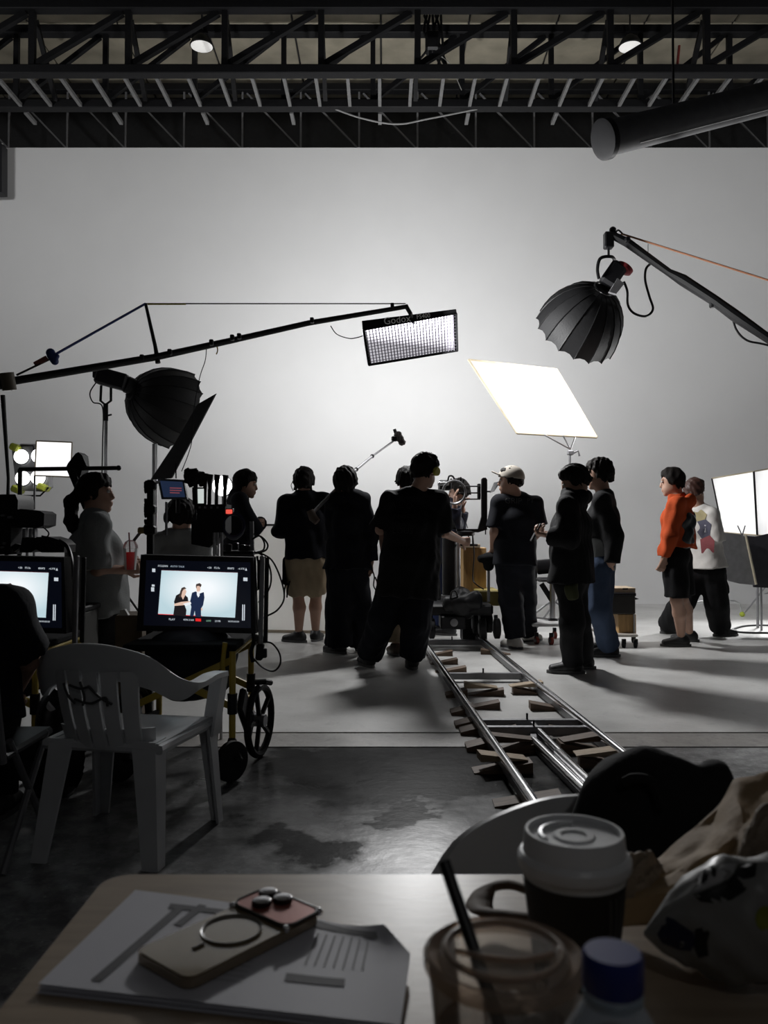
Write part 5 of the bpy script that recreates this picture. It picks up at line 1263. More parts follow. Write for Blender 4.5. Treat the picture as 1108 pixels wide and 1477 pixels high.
for k in range(3): MB().prism([q(245, 703 + k * 3.4, -.005), q(262 - 3 * (k == 2), 703.6 + k * 3.4, -.005), q(262 - 3 * (k == 2), 705 + k * 3.4, -.005), q(245, 704.4 + k * 3.4, -.005)], (0, .001, 0)).out('screen_text', glow('screen_red_text', (.20, .05, .06)), t)
MB().cyl(q(254, 690), q(253.5, 668), .004, n=6).out('antenna', BLK, t); MB().cyl(q(257, 720, .02), q(257, 740, .02), .012, n=8).out('mount', BLK, t)
MB().bar(q(220, 699), q(231, 694), .03, .012, .003).out('white_tag', mat('white_tag', (.7, .7, .7), .5), t)
t = T('fur_windshield', 'black furry microphone windshield above the video cart', 'microphone', q(281, 690))
g = SDF(q(262, 715, -.15), q(305, 668, .15), .006); g.cone(q(277, 687), q(291, 691, .02), .045, .036, .02); g.cone(q(275, 690), q(276, 696), .03, .02, .02); g.folds(.008, 110, 6, 1); g.out('fur', mat('black_fur', (.012, .012, .012), 1, bump=.6, bscale=150), t)
MB().tube([q(282, 697), q(283, 735)], .012, 8).out('mount', BLK, t)
t = T('talkback_screen', 'tiny pale lit screen among the clips above the video cart', 'screen', q(286, 716))
MB().prism([q(277, 703), q(296, 703), q(296, 728), q(278, 728)], (0, .03, 0)).out('casing', BLKP, t); MB().prism([q(279.5, 705.5, -.002), q(294, 705, -.002), q(294, 726, -.002), q(281, 726, -.002)], (0, .002, 0)).out('picture', glow('screen_pale', (.55, .60, .58)), t)
for i, px in enumerate((295, 302, 312, 324)):
    t = T('clip_antenna', 'black receiver antenna in a row, %s from the furry windshield' % SEQ[i], 'antenna', q(px, 728), group='antennas on the black box')
    tb = 682 + (i > 0) * .8 + i * .6
    MB().prism([q(px - 3, tb), q(px + 5, tb + 1), q(px + 3, tb + 14), q(px + 2.5, 706), q(px - 1.5, 706), q(px - 2.5, tb + 14)], (0, .02, 0)).out('paddle', BLKP, t); MB().tube([q(px + .5, 705, .01), q(px, 730, .01)], .010, 8).out('stem', BLK, t)
lt_ = P(320, 701, 9.6)
t = T('flood_lamp', 'small bright flood lamp far behind the row of antennas', 'studio light', (lt_.x, lt_.y, 0)); MB().lathe([(.07, 0), (.12, -.03), (.12, -.05)], lt_ + V((0, .05, 0)), (0, -1, 0), 20).out('lamp_body', BLK, t); MB().lathe([(.115, -.02), (.08, .0), (.001, .01)], lt_ + V((0, -.0, 0)), (0, -1, 0), 20).out('bulb', mat('lamp_glow', (.9, .9, .9)), t); MB().cyl(lt_ + V((0, .08, 0)), (lt_.x, lt_.y + .08, 0), .015).out('pole', BLK, t)
t = T('receiver_box', 'black video receiver box under the antennas', 'receiver', q(308, 770)); MB().prism([q(284, 728), q(325, 727), q(325, 768), q(302, 790), q(276, 785), q(276, 752), q(284, 750)], (0, .18, 0)).out('casing', BLKP, t)
for px in (288, 296, 305, 314): MB().box(q(px, 732, -.003), (.012, .01, .012)).out('socket', GRY, t)
o = T('red_tally', 'small red tally light by the dark-jacketed person', 'light', q(331, 738)); MB().box(q(331, 738, .03), (.045, .03, .034), bev=.003).out('casing', BLKP, o); MB().box(q(330.5, 738, .012), (.034, .012, .024), bev=.003).out('lens', glow('tally', (.85, .10, .07)), o)
o = T('cable_coil', 'coil of dark blue cable hung behind the big monitor', 'cable', q(338, 760))
for k in range(5): MB().tube([q(337, 758, .02 * k) + V((math.cos(a) * (.055 + .005 * (k % 2)), 0, math.sin(a) * (.06 + .004 * k))) for a in [2 * math.pi * i / 20 for i in range(20)]], .006, 6, closed=True).out('loop', mat('blue_cable', (.012, .014, .05), .5), o)
for i, px in enumerate((309, 314, 320)):
    o = MB().cyl(q(px, 768, -.1), (q(px, 803, -.1).x, YE - .1, .004), .008, n=8).out('steel_rod', ALU); tag(o, 'upright steel rod behind the monitor top, %s in the row of three' % SEQ[i], 'rod', 'steel rods above the monitor')
o = boxpx('white_label_card', 308, 787, 313, 800, YE - .3, .01, mat('white_tag', (.7, .7, .7)), None, .001); tag(o, 'small white card between steel rods on the big monitor', 'card')
o = T('cart_shelf', 'dark upper shelf of the video cart with small gear', 'shelf', q(345, 795)); MB().box(q(347, 797), (.17, .2, .02), bev=.004).out('board', BLKP, o); MB().bar(q(363, 752), q(364, 796), .025, .02).out('post', GRY, o)
for px, py in ((330, 790), (340, 788), (350, 791), (357, 792)): MB().box(q(px, py), (.03, .05, .04), bev=.005).out('connector', BLKP, o)

# gear above the cropped monitor
YC = 4.3; q = Q(YC)
def gear(name, label, cat, poly, dep, extra=()):
    t = T(name, label, cat, q(*poly[0])); MB().prism([q(a, b) for a, b in poly], (0, dep, 0)).out('casing', BLKP, t)
    for (nm, x0, y0, x1, y1) in extra: boxpx(nm, x0, y0, x1, y1, YC - .02, .04, GRY if nm != 'slot' else BLK, t, .003)
    return t
gear('charger_box', 'large black box with two round sockets above the cropped monitor', 'box', [(-30, 713), (22, 713), (26, 722), (25, 746), (-30, 748)], .2, (('socket', 10, 744, 16, 748), ('socket', 0, 742, 5, 745)))
gear('receiver_box', 'black drum-shaped receiver behind the charger box', 'receiver', [(20, 736), (30, 734), (58, 737), (64, 741), (63, 758), (52, 762), (22, 761)], .16, (('post', 32, 762, 36, 776), ('post', 41, 762, 44, 776), ('post', 47, 762, 50, 776)))
gear('recorder', 'black recorder with slanted bracket on top of the cropped monitor', 'recorder', [(32, 775), (70, 774), (86, 779), (93, 786), (92, 797), (60, 797), (52, 792), (44, 797), (28, 797)], .16)
gear('battery_block', 'black battery block stacked over the cropped monitor edge', 'battery', [(-30, 748), (16, 746), (15, 800), (-30, 800)], .14, (('terminal', 3, 782, 6, 786), ('terminal', 0, 788, 4, 791)))
MBp = MB().prism([q(16, 788), q(22, 784), q(30, 786), q(26, 792), q(20, 796)], (0, .05, 0)).out('bracket', BLK); tag(MBp, 'small black bracket between battery block and recorder', 'bracket')
tag(MB().tube(crv([P(62, 760, 4.3), P(70, 768, 4.3), P(68, 774, 4.3), P(60, 773, 4.3)]), .004, 6).out('cable', BLK), 'tiny thin cable loop beside the drum-shaped receiver', 'cable')
tag(MB().tube(crv([P(86, 780, 4.2), P(98, 790, 4.15), P(104, 815, 4.1), P(102, 840, 4.1), P(96, 860, 4.1)]), .010, 6).out('cable', BLK), 'thick black cable arching over the cropped monitor corner', 'cable')
# crossbar with a folded black lamp
YX = 5.5; q = Q(YX)
t = T('crossbar_lamp', 'black horizontal bar with a folded black barn-door lamp behind the ponytailed person', 'lamp', q(110, 680))
MB().tube([q(28, 677), q(172, 675)], .014, 8).out('bar', BLK, t); MB().ball(q(171, 675), .018).out('bar_end', BLK, t)
MB().prism([q(95, 674), q(98, 668), q(109, 654), q(113, 652), q(118, 656), q(120, 672), q(115, 690), q(113, 700), q(108, 694)], (0, .12, 0)).out('lamp_body', BLKP, t)
MB().prism([q(95, 675, -.02), q(108, 678, -.02), q(128, 735, -.02), q(120, 735, -.02)], (0, .01, 0)).out('barn_door', BLK, t); MB().prism([q(114, 653, -.03), q(118, 656, -.03), q(125, 672, -.03), q(121, 676, -.03)], (0, .02, 0)).out('barn_door', BLK, t)
MB().cyl(q(29, 677), (q(29, 677).x, YX, 0), .014).out('stand', BLK, t)

# red iced drink
hw = P(187, 800, 5.15 - .07)
t = T('drink_cup', 'clear plastic cup of red iced drink with a dome lid and straw in the hand', 'cup', P(188, 822, 5.08))
b0 = P(188, 822, 5.06); CP = clear('clear_plastic', (.88, .88, .88), .85)
MB().lathe([(.033, .0), (.043, .128), (.045, .131)], b0, (0, 0, 1), 20, cap1=False).out('cup_wall', CP, t)
MB().lathe([(.031, .003), (.041, .108)], b0, (0, 0, 1), 20).out('red_drink', diffusion('red_drink', (.85, .015, .05), .8), t)
MB().lathe([(.046, .129), (.043, .15), (.032, .172), (.013, .182)], b0, (0, 0, 1), 20, cap0=False, cap1=False).out('dome_lid', CP, t)
MB().cyl(b0 + V((0, 0, .05)), P(186, 768, 5.06), .0045, n=8).out('straw', mat('red_straw', (.25, .05, .06), .4), t)

# small things behind the plastic chair
o = T('cardboard_box', 'dark cardboard box with white paper sticking out, behind the ponytailed person', 'box', (P(185, 930, 4.6).x, 4.6, 0)); c = P(187, 908, 4.6); MB().box((c.x, 4.7, c.z / 2 + .04), (.15, .25, c.z + .08), bev=.006).out('carton', mat('cardboard', (.13, .10, .07), .8), o)
MB().prism([P(171, 895, 4.58), P(173, 880, 4.58), P(180, 879, 4.58), P(189, 894, 4.58)], (0, .03, 0)).out('white_paper', mat('paper_white', (.6, .6, .6), .7), o)
o = T('dark_crate', 'dark crate beside the legs of the ponytailed person', 'crate', (P(105, 930, 4.7).x, 4.7, 0)); c = P(105, 882, 4.7); MB().box((c.x, 4.8, c.z / 2), (.14, .25, c.z), bev=.01).out('body', mat('crate_dark', (.035, .034, .03), .7), o); MB().box((c.x, 4.8, c.z + .015), (.16, .27, .03), bev=.008).out('lid', BLKP, o)
o = T('rubbish_bag', 'black bag standing on the floor behind the plastic chair', 'bag', (P(80, 1165, 3.45).x, 3.45, 0)); g = SDF(P(40, 1170, 3.2) , P(125, 1000, 3.7), .012); bb = P(82, 1150, 3.45); g.cone((bb.x, 3.45, .13), (bb.x, 3.45, .34), .13, .10, .03); g.cone((bb.x, 3.45, .34), (bb.x + .02, 3.45, .44), .08, .05, .03); g.cut((0, 0, .002), (0, 0, -1)); g.folds(.012, 45, 4); g.out('plastic', mat('bin_bag', (.010, .010, .011), .45), o)
o = T('paper_cup', 'crumpled white paper cup lying on the black bag', 'cup', P(68, 1028, 3.4)); MB().lathe([(.018, 0), (.026, .055)], P(64, 1034, 3.38), (.5, 0, .6), 14).out('cup_wall', mat('paper_white', (.6, .6, .6)), o); MB().lathe([(.027, .055), (.027, .06)], P(64, 1034, 3.38), (.5, 0, .6), 14).out('rim', mat('paper_white', (.6, .6, .6)), o)

# ================================================================ plastic chairs
M_PL = mat('chair_plastic', (.60, .61, .62), .32, var=.03, bump=.02, bscale=30)
def plastic_chair(label):
    t = T('plastic_chair', label, 'chair', (0, 0, 0))
    # seat
    mb = MB()
    def seat(u, v):
        x = (u - .5) * (.46 - .06 * (1 - v)); y = -.20 + .43 * v
        z = .425 - .022 * math.cos((u - .5) * math.pi) * math.sin(min(1, v * 1.1) * math.pi) + .01 * v - .035 * max(0, (v - .88) / .12) ** 2
        return V((x, y, z))
    mb.grid(seat, 15, 15); n = len(mb.v); top = list(mb.v); mb.add([p - V((0, 0, .014)) for p in top], [f[::-1] for f in mb.f])
    for j in range(14):
        for (a, b) in (((j), (j + 1)), ((14 * 15 + j + 1), (14 * 15 + j)), ((j + 1) * 15, j * 15), (j * 15 + 14, (j + 1) * 15 + 14)): mb.f.append([a, a + n, b + n, b])
    st_ = mb.out('seat', M_PL, t)
    MB().tube([(-.215, .20, .405), (-.2, -.19, .405), (.2, -.19, .405), (.215, .20, .405)], .02, 8, flat=1.4).out('seat_apron', M_PL, st_)
    # back rail sweeping into the arms: ribbon path
    path = crv([(.262, .20, .615), (.268, .08, .625), (.265, -.06, .62), (.248, -.165, .655), (.19, -.245, .735), (.09, -.285, .775), (0, -.295, .785), (-.09, -.285, .775), (-.19, -.245, .735), (-.248, -.165, .655), (-.265, -.06, .62), (-.268, .08, .625), (-.262, .20, .615)], 5)
    m = len(path)
    def prof(i):
        s = abs(2 * i / (m - 1) - 1)                       # 1 at arm ends, 0 mid back
        k = min(1, max(0, (s - .35) / .35)); k = k * k * (3 - 2 * k)
        hgt = .125 * (1 - k) + .022 * k; thk = .014 * (1 - k) + .055 * k
        return hgt, thk
    vs = []
    for i, p in enumerate(path):
        tg = (path[min(i + 1, m - 1)] - path[max(i - 1, 0)]).normalized(); out_ = V((-tg.y, tg.x, 0)) * -1
        if out_.length < 1e-3: out_ = V((0, 1, 0))
        out_.normalize(); hgt, thk = prof(i); up = V((0, 0, 1))
        lean = V((0, .05, 0)) * (hgt / .125)
        for (a, b) in ((.5, 0), (.35, .12), (-.35, .12), (-.5, 0), (-.5, -1 + .1), (-.42, -1), (.42, -1), (.5, -1 + .1)):
            vs.append(p + out_ * thk * a + up * hgt * b * (1 if b < 0 else .3) + lean * (-b if b < 0 else 0) * .8)
    fs = []
    for i in range(m - 1):
        for k in range(8): fs.append((i * 8 + k, i * 8 + (k + 1) % 8, (i + 1) * 8 + (k + 1) % 8, (i + 1) * 8 + k))
    fs += [tuple(range(8))[::-1], tuple((m - 1) * 8 + k for k in range(8))]
    br = MB().add(vs, fs).out('back_rail', M_PL, t, .7)
    # slats between the top rail and the seat
    for k in range(5):
        x0 = -.124 + k * .062; w_ = .049
        def sl(u, v):
            x = x0 * (1 - .12 * v) + (u - .5) * w_ * (1 - .1 * v); y = -.292 + .08 * v + .05 * (x / .16) ** 2 - .01 * math.sin(v * math.pi); return V((x, y, .69 - .285 * v))
        mb = MB(); mb.grid(sl, 3, 8); n = len(mb.v); mb.add([p + V((0, .012, 0)) for p in list(mb.v)], [f[::-1] for f in mb.f])
        for j in range(7):
            for a, b in ((j * 3, (j + 1) * 3), ((j + 1) * 3 + 2, j * 3 + 2)): mb.f.append([a, b, b + n, a + n])
        mb.out('slat', M_PL, br)
    def bot(u, v): x = (u - .5) * .34; return V((x * (1 - .06 * v), -.222 + .025 * v + .045 * (x / .16) ** 2, .475 - .075 * v))
    mb = MB(); mb.grid(bot, 11, 3); n = len(mb.v); mb.add([p + V((0, .013, 0)) for p in list(mb.v)], [f[::-1] for f in mb.f])
    for i in range(10):
        for a, b in ((i + 1, i), (22 + i, 22 + i + 1)): mb.f.append([a, b, b + n, a + n])
    mb.out('lower_rail', M_PL, t)
    # angled legs
    def leg(top, bot_, w0, w1, sx, sy):
        top, bot_ = V(top), V(bot_); mb = MB(); vs = []
        for (p, w_) in ((top, w0), (top * .5 + bot_ * .5, (w0 + w1) / 2), (bot_, w1)):
            th = .011
            for (a, b) in ((0, 0), (1, 0), (1, th / w_), (th / w_, th / w_), (th / w_, 1), (0, 1)): vs.append(p + V((-sx * a * w_, -sy * b * w_, 0)))
        fs = [tuple(range(6)), tuple(range(12, 18))[::-1]]
        for j in range(2):
            for k in range(6): fs.append((j * 6 + k, j * 6 + (k + 1) % 6, j * 6 + 6 + (k + 1) % 6, j * 6 + 6 + k))
        return mb.add(vs, fs).out('leg', M_PL, t)
    leg((-.19, -.205, .43), (-.225, -.255, 0), .085, .055, -1, -1); leg((.19, -.205, .43), (.225, -.255, 0), .085, .055, 1, -1)
    leg((-.235, .215, .42), (-.255, .245, 0), .07, .045, -1, 1); leg((.235, .215, .42), (.255, .245, 0), .07, .045, 1, 1)
    for s_ in (-1, 1): leg((s_ * .285, .215, .605), (s_ * .25, .22, .36), .065, .07, s_, 1).name = 'arm_post'
    return t
pc = plastic_chair('white plastic armchair with slatted back standing on the concrete beside the yellow cart')
dup(pc, (.285, .865, 0), math.radians(180), 'white plastic armchair behind the paper cup, only its round back showing past the table')
for _o in [pc] + pc.children_recursive:
    if _o.type == 'MESH' and not _o.data.get('low'):
        _o.data.transform(Matrix.Diagonal((1, 1, .93, 1))); _o.data['low'] = 1
pc.location = (-.905, 2.99, 0); pc.rotation_euler = (0, 0, math.radians(-10))
WM[pc] = Matrix.Translation(pc.location) @ Matrix.Rotation(math.radians(-10), 4, 'Z')
for s_, x_, y_, z_ in (('E', -.02, .005, .60),): pass
# faint dark scrawl on the back slats
sc_ = mat('scrawl_ink', (.06, .06, .06), .7)
def bx(x, z): return WM[pc] @ V((x, -.300 + (.69 - z) / .285 * .08 + .05 * (x / .16) ** 2 - .01 * math.sin(min(1, max(0, (.69 - z) / .285)) * math.pi), z * .93))
for pts in ([(-.10, .645), (-.085, .60), (-.06, .575)], [(-.075, .64), (-.03, .63), (.0, .64)], [(-.03, .655), (-.02, .60), (-.03, .57)], [(.0, .64), (.035, .60), (.07, .575)], [(-.06, .59), (0, .578), (.05, .60), (.055, .57)]):
    MB().tube(crv([bx(*p) for p in pts], 6), .0042, 6).out('scrawl', sc_, pc)

# ================================================================ table and what lies on it
TZ_ = .72
TB = T('wooden_table', 'pale wooden table with rounded corners, holding papers and cups', 'table', (.25, .6, 0))
xl, xr, yf, yb = -.305, .95, -.02, .928
cr = .03; pl = []
for (cx, cy, a0) in ((xr - cr, yb - cr, 0), (xl + cr, yb - cr, 90), (xl + cr, yf + cr, 180), (xr - cr, yf + cr, 270)):
    for k in range(7): a = math.radians(a0 + k * 15); pl.append((cx + cr * math.cos(a), cy + cr * math.sin(a), TZ_ - .028))
M_TW = mat('table_wood', (.38, .295, .21), .36, var=.13, scale=5, stretch=(1.5, 14, 5), spec=.3, bump=.03, bscale=30)
MB().prism(pl, (0, 0, .028)).out('tabletop', M_TW, TB)
for x, y in ((xl + .08, yb - .1), (xr - .08, yb - .1), (xl + .08, yf + .1), (xr - .08, yf + .1)): MB().cyl((x, y, 0), (x, y, TZ_ - .028), .02, n=12).out('leg', BLK, TB)
for y in (yb - .1, yf + .1): MB().bar((xl + .08, y, TZ_ - .05), (xr - .08, y, TZ_ - .05), .03, .04).out('apron', BLK, TB)
# stapled papers
PT = T('paper_sheets', 'stapled white printed sheets lying under the phone on the table', 'paper', G(330, 1380, TZ_))
M_PA = mat('paper_white2', (.68, .68, .73), .6, var=.02)
cn = [(52, 1427), (575, 1487), (598, 1352), (192, 1290)]
for k in range(3):
    c4 = [G(a + k * 1.5, b + 6 - k * 3, TZ_ + .001) for a, b in cn]
    c4[2] = G(600, 1345, TZ_ + .004) 
    def sh_f(u, v, c4=c4, k=k):
        p = (c4[0] * (1 - u) + c4[1] * u) * (1 - v) + (c4[3] * (1 - u) + c4[2] * u) * v
        curl = max(0, u - .72) / .28
        p.z = TZ_ + .0012 + k * .0022 + .012 * curl ** 2 * v + .003 * math.sin(u * 5) * v * (k == 2) * .4
        d = max(0, (u + v - 1.62) / .38); p.x -= .03 * d; p.y -= .01 * d
        return p
    MB().grid(sh_f, 17, 9).out('sheet', M_PA, PT, None, True)
ink = mat('print_grey', (.11, .11, .12), .7)
def stripe(u0, v0, u1, v1, wd, m=ink):
    a, b = V((u0, v0, 0)), V((u1, v1, 0)); n_ = (b - a).normalized(); n_ = V((-n_.y, n_.x, 0)) * wd / 2
    def f(u, v): p = a + (b - a) * u + n_ * (2 * v - 1); z = sh_f(p.x, p.y); z.z += .0006; return z
    MB().grid(f, 10, 2).out('print_bar', m, PT, None)
stripe(.15, .07, .21, .84, .032); stripe(.17, .86, .42, .88, .055); stripe(.25, .66, .28, .92, .03); stripe(.66, .30, .83, .31, .075); stripe(.62, .93, .93, .86, .10)
fine = mat('print_fine', (.30, .30, .32), .7)
for k in range(7): stripe(.70 + .028 * k, .45, .70 + .027 * k, .80, .006, fine)
for k in range(5): stripe(.30, .40 - .05 * k, .55, .40 - .05 * k, .006, fine)
# phone
pa, pb = G(239, 1398, TZ_ + .01), G(417, 1312, TZ_ + .01)
dx_ = (pb - pa).normalized(); PC = (pa + pb) / 2; ang = math.atan2(dx_.y, dx_.x)
PH = T('phone', 'phone in a clear case lying face down, reddish camera plate and three lenses', 'phone', (PC.x, PC.y, TZ_ + .0075), ang)
MPH = WM[PH]
def rr(L, W_, r, z, n=6): 
    out = []
    for (cx, cy, a0) in ((L / 2 - r, W_ / 2 - r, 0), (-L / 2 + r, W_ / 2 - r, 90), (-L / 2 + r, -W_ / 2 + r, 180), (L / 2 - r, -W_ / 2 + r, 270)):
        for k in range(n + 1): a = math.radians(a0 + k * 90 / n); out.append(MPH @ V((cx + r * math.cos(a), cy + r * math.sin(a), z)))
    return out
LN, WD = .156, .078
up3 = V((0, 0, 1))
MB().prism(rr(LN, WD, .012, 0), (0, 0, .0075)).out('case_frame', mat('case_frame', (.30, .24, .17), .25, .3), PH)
MB().prism(rr(LN - .004, WD - .004, .011, .0075), (0, 0, .0012)).out('back_glass', mat('back_glass', (.30, .24, .15), .12, spec=.8, coat=.5), PH)
def ph(x, y, z): return MPH @ V((x, y, z))
cpx = [V(p) for p in rr(.043, WD - .002, .012, .0087)]; sft = MPH.to_3x3() @ V((LN / 2 - .0235, 0, 0))
cpl = MB().prism([p + sft for p in cpx], (0, 0, .003)).out('camera_plate', mat('plate_coral', (.42, .13, .10), .3, .2), PH)
MB().tube([p + sft + V((0, 0, .0025)) for p in [V(a) for a in rr(.045, WD, .012, .0087)]], .0016, 6, closed=True).out('plate_rim', mat('case_dark', (.05, .045, .04), .2), PH)
for (x, y) in ((.066, .024), (.066, .003), (.048, .0135)):
    ln = MB().lathe([(.0095, 0), (.0095, .004), (.0085, .0045)], ph(x, y, .0117), up3, 20).out('lens_ring', mat('lens_ring', (.04, .03, .03), .25, .5), PH)
    MB().lathe([(.0083, .0046), (.004, .0052), (.0005, .0053)], ph(x, y, .0117), up3, 18).out('lens_glass', mat('lens_glass', (.30, .30, .31), .08, .6), ln)
rg = mat('magnet_ring', (.40, .36, .28), .3)
MB().tube([ph(.0 + .026 * math.cos(a), .026 * math.sin(a), .0092) for a in [2 * math.pi * i / 36 for i in range(36)]], .0026, 6, closed=True, flat=.3).out('magnet_ring', mat('ring_dark', (.20, .18, .15), .3), PH)
MB().tube([ph(-.036 - .008, 0, .0091), ph(-.036 + .004, 0, .0091)], .003, 6, flat=.3).out('magnet_bar', mat('ring_dark', (.10, .09, .08)), PH)
for (x, y) in ((LN / 2 - .046, WD / 2 - .002), (LN / 2 - .002, -WD / 2 + .003), (LN / 2 - .046, -WD / 2 + .002)): MB().ball(ph(x, y, .0095), .0038, 8, 6).out('chrome_button', CHR, PH)
# paper coffee cup
cx_ = G(830, 1435, TZ_); cy = .69; cc = P(829, 1400, cy); cc.z = TZ_
CU = T('paper_cup', 'white paper coffee cup with a white lid and black striped sleeve', 'cup', cc)
M_LID = mat('lid_white', (.80, .81, .82), .35); M_CP = mat('cup_paper', (.78, .78, .76), .6)
MB().lathe([(.029, 0), (.030, .001), (.0425, .108)], cc, up3, 36, cap1=False).out('cup_wall', M_CP, CU)
slv = MB().lathe([(.0325, .018), (.0418, .097)], cc, up3, 36, cap0=False, cap1=False).out('sleeve', mat('sleeve_black', (.020, .017, .014), .6), CU)
for k in range(4):
    for_a = [math.radians(-62 + k * 9 + 5 * math.sin(t * 3.1)) for t in [i / 8 for i in range(9)]]
    MB().tube([cc + V((math.cos(a) * (.0331 + .0085 * i / 8), math.sin(a) * (.0331 + .0085 * i / 8), .022 + .070 * i / 8)) for i, a in enumerate(for_a)], .0014, 5).out('sleeve_stripe', mat('stripe_grey', (.09, .085, .08), .6), slv)
MB().lathe([(.0445, .104), (.0460, .107), (.0460, .113), (.0435, .1165), (.0420, .117), (.0405, .131), (.0395, .1335), (.0375, .1335), (.036, .129), (.018, .1285), (.016, .130), (.011, .130), (.0095, .1285), (.001, .1285)], cc, up3, 40, cap0=False).out('lid', M_LID, CU)
MB().tube([cc + V((math.cos(a) * .027, math.sin(a) * .027, .1295)) for a in [math.radians(80 + i * 10) for i in range(13)]], .0025, 6).out('sip_rib', M_LID, CU)
# plastic cup with straw
c2 = P(726, 1376, .525); zr_ = c2.z; c2.z = TZ_
PCU = T('plastic_cup', 'clear plastic iced coffee cup with flat lid and black straw', 'cup', c2)
hh = zr_ - TZ_
CP2 = clear('cup_plastic', (.86, .82, .77), .86)
MB().lathe([(.034, 0), (.036, .002), (.047, hh - .006)], c2, up3, 40, cap1=False).out('cup_wall', CP2, PCU)
MB().lathe([(.0335, .003), (.0415, hh - .046)], c2, up3, 36).out('iced_coffee', mat('milky_coffee', (.16, .10, .065), .25, var=.35, scale=60), PCU)
MB().lathe([(.0478, hh - .010), (.0498, hh - .006), (.0498, hh), (.047, hh + .002), (.044, hh - .001), (.040, hh - .003)], c2, up3, 40, cap0=False, cap1=False).out('lid_rim', clear('lid_clear', (.66, .54, .44), .62, .10), PCU)
MB().lathe([(.041, hh - .003), (.0395, hh + .003), (.001, hh + .003)], c2, up3, 40, cap0=False).out('lid', clear('lid_film', (.85, .80, .74), .88, .05), PCU)
MB().tube([c2 + V((math.cos(a) * .036, math.sin(a) * .036, hh + .003)) for a in [2 * math.pi * i / 36 for i in range(36)]], .0022, 6, closed=True).out('lid_ring', clear('lid_clear', (.66, .54, .44)), PCU)
MB().tube(crv([c2 + V((x, y, hh + .004)) for x, y in ((-.03, -.004), (-.012, -.012), (.01, -.015), (.03, -.008))], 6), .0018, 6).out('lid_rib', clear('lid_clear', (.66, .54, .44)), PCU)
random.seed(3)
for k in range(7):
    a = random.uniform(0, 6.28); r_ = random.uniform(.008, .028)
    MB().box(c2 + V((r_ * math.cos(a), r_ * math.sin(a), hh - .046)), (.019, .019, .019), Matrix.Rotation(random.uniform(0, 3), 3, V((random.random(), random.random(), .3))), .003).out('ice_cube', clear('ice', (.8, .8, .8), .6, .1), PCU)
s0, s1 = P(641, 1243, .56), P(689, 1385, .525); s2 = s1 + (s1 - s0) * .75
MB().tube([s0, s1, s2], .0042, 12).out('straw', mat('straw_black', (.012, .012, .013), .35), PCU)
# bottle
b3 = P(884, 1385, .44); bz = P(884, 1372, .44).z; b3.z = TZ_; hb = bz - TZ_
BT = T('water_bottle', 'small clear water bottle with a blue screw cap', 'bottle', b3)
WP = clear('bottle_plastic', (.86, .89, .92), .8, .06)
MB().lathe([(.027, 0), (.029, .004), (.029, .03), (.0275, .034), (.029, .038), (.029, hb - .058), (.026, hb - .045), (.016, hb - .028), (.0135, hb - .022)], b3, up3, 36, cap1=False).out('bottle_wall', WP, BT)
MB().lathe([(.0265, .003), (.0278, .05), (.0278, hb - .06)], b3, up3, 28).out('water', clear('water', (.9, .93, .95), .9, .02), BT)
MB().lathe([(.0148, hb - .0255), (.0155, hb - .024), (.0155, hb - .021), (.0148, hb - .020)], b3, up3, 28, cap0=False, cap1=False).out('neck_ring', mat('pale_blue_ring', (.35, .45, .55), .3), BT)
cpv = [(.0152, hb - .019), (.0158, hb - .018), (.0158, hb - .002), (.0145, hb), (.001, hb)]
MB().lathe(cpv, b3, up3, 48, scal=.025, cap0=False).out('cap', mat('cap_blue', (.015, .03, .22), .35), BT)
# brown paper bag, black bag and printed snack bag
KB = T('paper_bag', 'crumpled brown paper bag lying along the table beside the coffee cup', 'bag', G(980, 1290, TZ_))
def q2(px, py, Y): return P(px, py, Y)
M_KR = mat('kraft', (.36, .245, .13), .75, var=.12, scale=20, bump=.25, bscale=35)
def sheetmesh(rows, name, par, m, crease=.004, seed=1, thick=.004):
    rg_ = np.random.default_rng(seed); nv = len(rows); nu = len(rows[0])
    arr = np.array([[list(P(*c)) for c in r] for r in rows])
    NU, NV = 40, 26
    def f(u, v):
        x, y = u * (nu - 1), v * (nv - 1); i, j = min(int(x), nu - 2), min(int(y), nv - 2); a, b = x - i, y - j
        a = a * a * (3 - 2 * a) * .5 + a * .5; b = b * b * (3 - 2 * b) * .5 + b * .5
        p = arr[j, i] * (1 - a) * (1 - b) + arr[j, i + 1] * a * (1 - b) + arr[j + 1, i] * (1 - a) * b + arr[j + 1, i + 1] * a * b
        w1 = abs(math.sin(u * 9 + v * 7 + seed)) + .6 * abs(math.sin(u * 17 - v * 13 + 2 * seed)) + .4 * abs(math.sin(v * 23 + u * 5))
        return V(p) + V((0, -.4, 1)).normalized() * crease * (w1 - 1)
    mb = MB(); mb.grid(f, NU, NV); n = len(mb.v); mb.add([p + V((0, thick, -.0005)) for p in list(mb.v)], [x[::-1] for x in mb.f])
    for i in range(NU - 1):
        for a, b in ((i + 1, i), ((NV - 1) * NU + i, (NV - 1) * NU + i + 1)): mb.f.append([a, b, b + n, a + n])
    for j in range(NV - 1):
        for a, b in ((j * NU, (j + 1) * NU), ((j + 1) * NU + NU - 1, j * NU + NU - 1)): mb.f.append([a, b, b + n, a + n])
    return mb.out(name, m, par, .5)
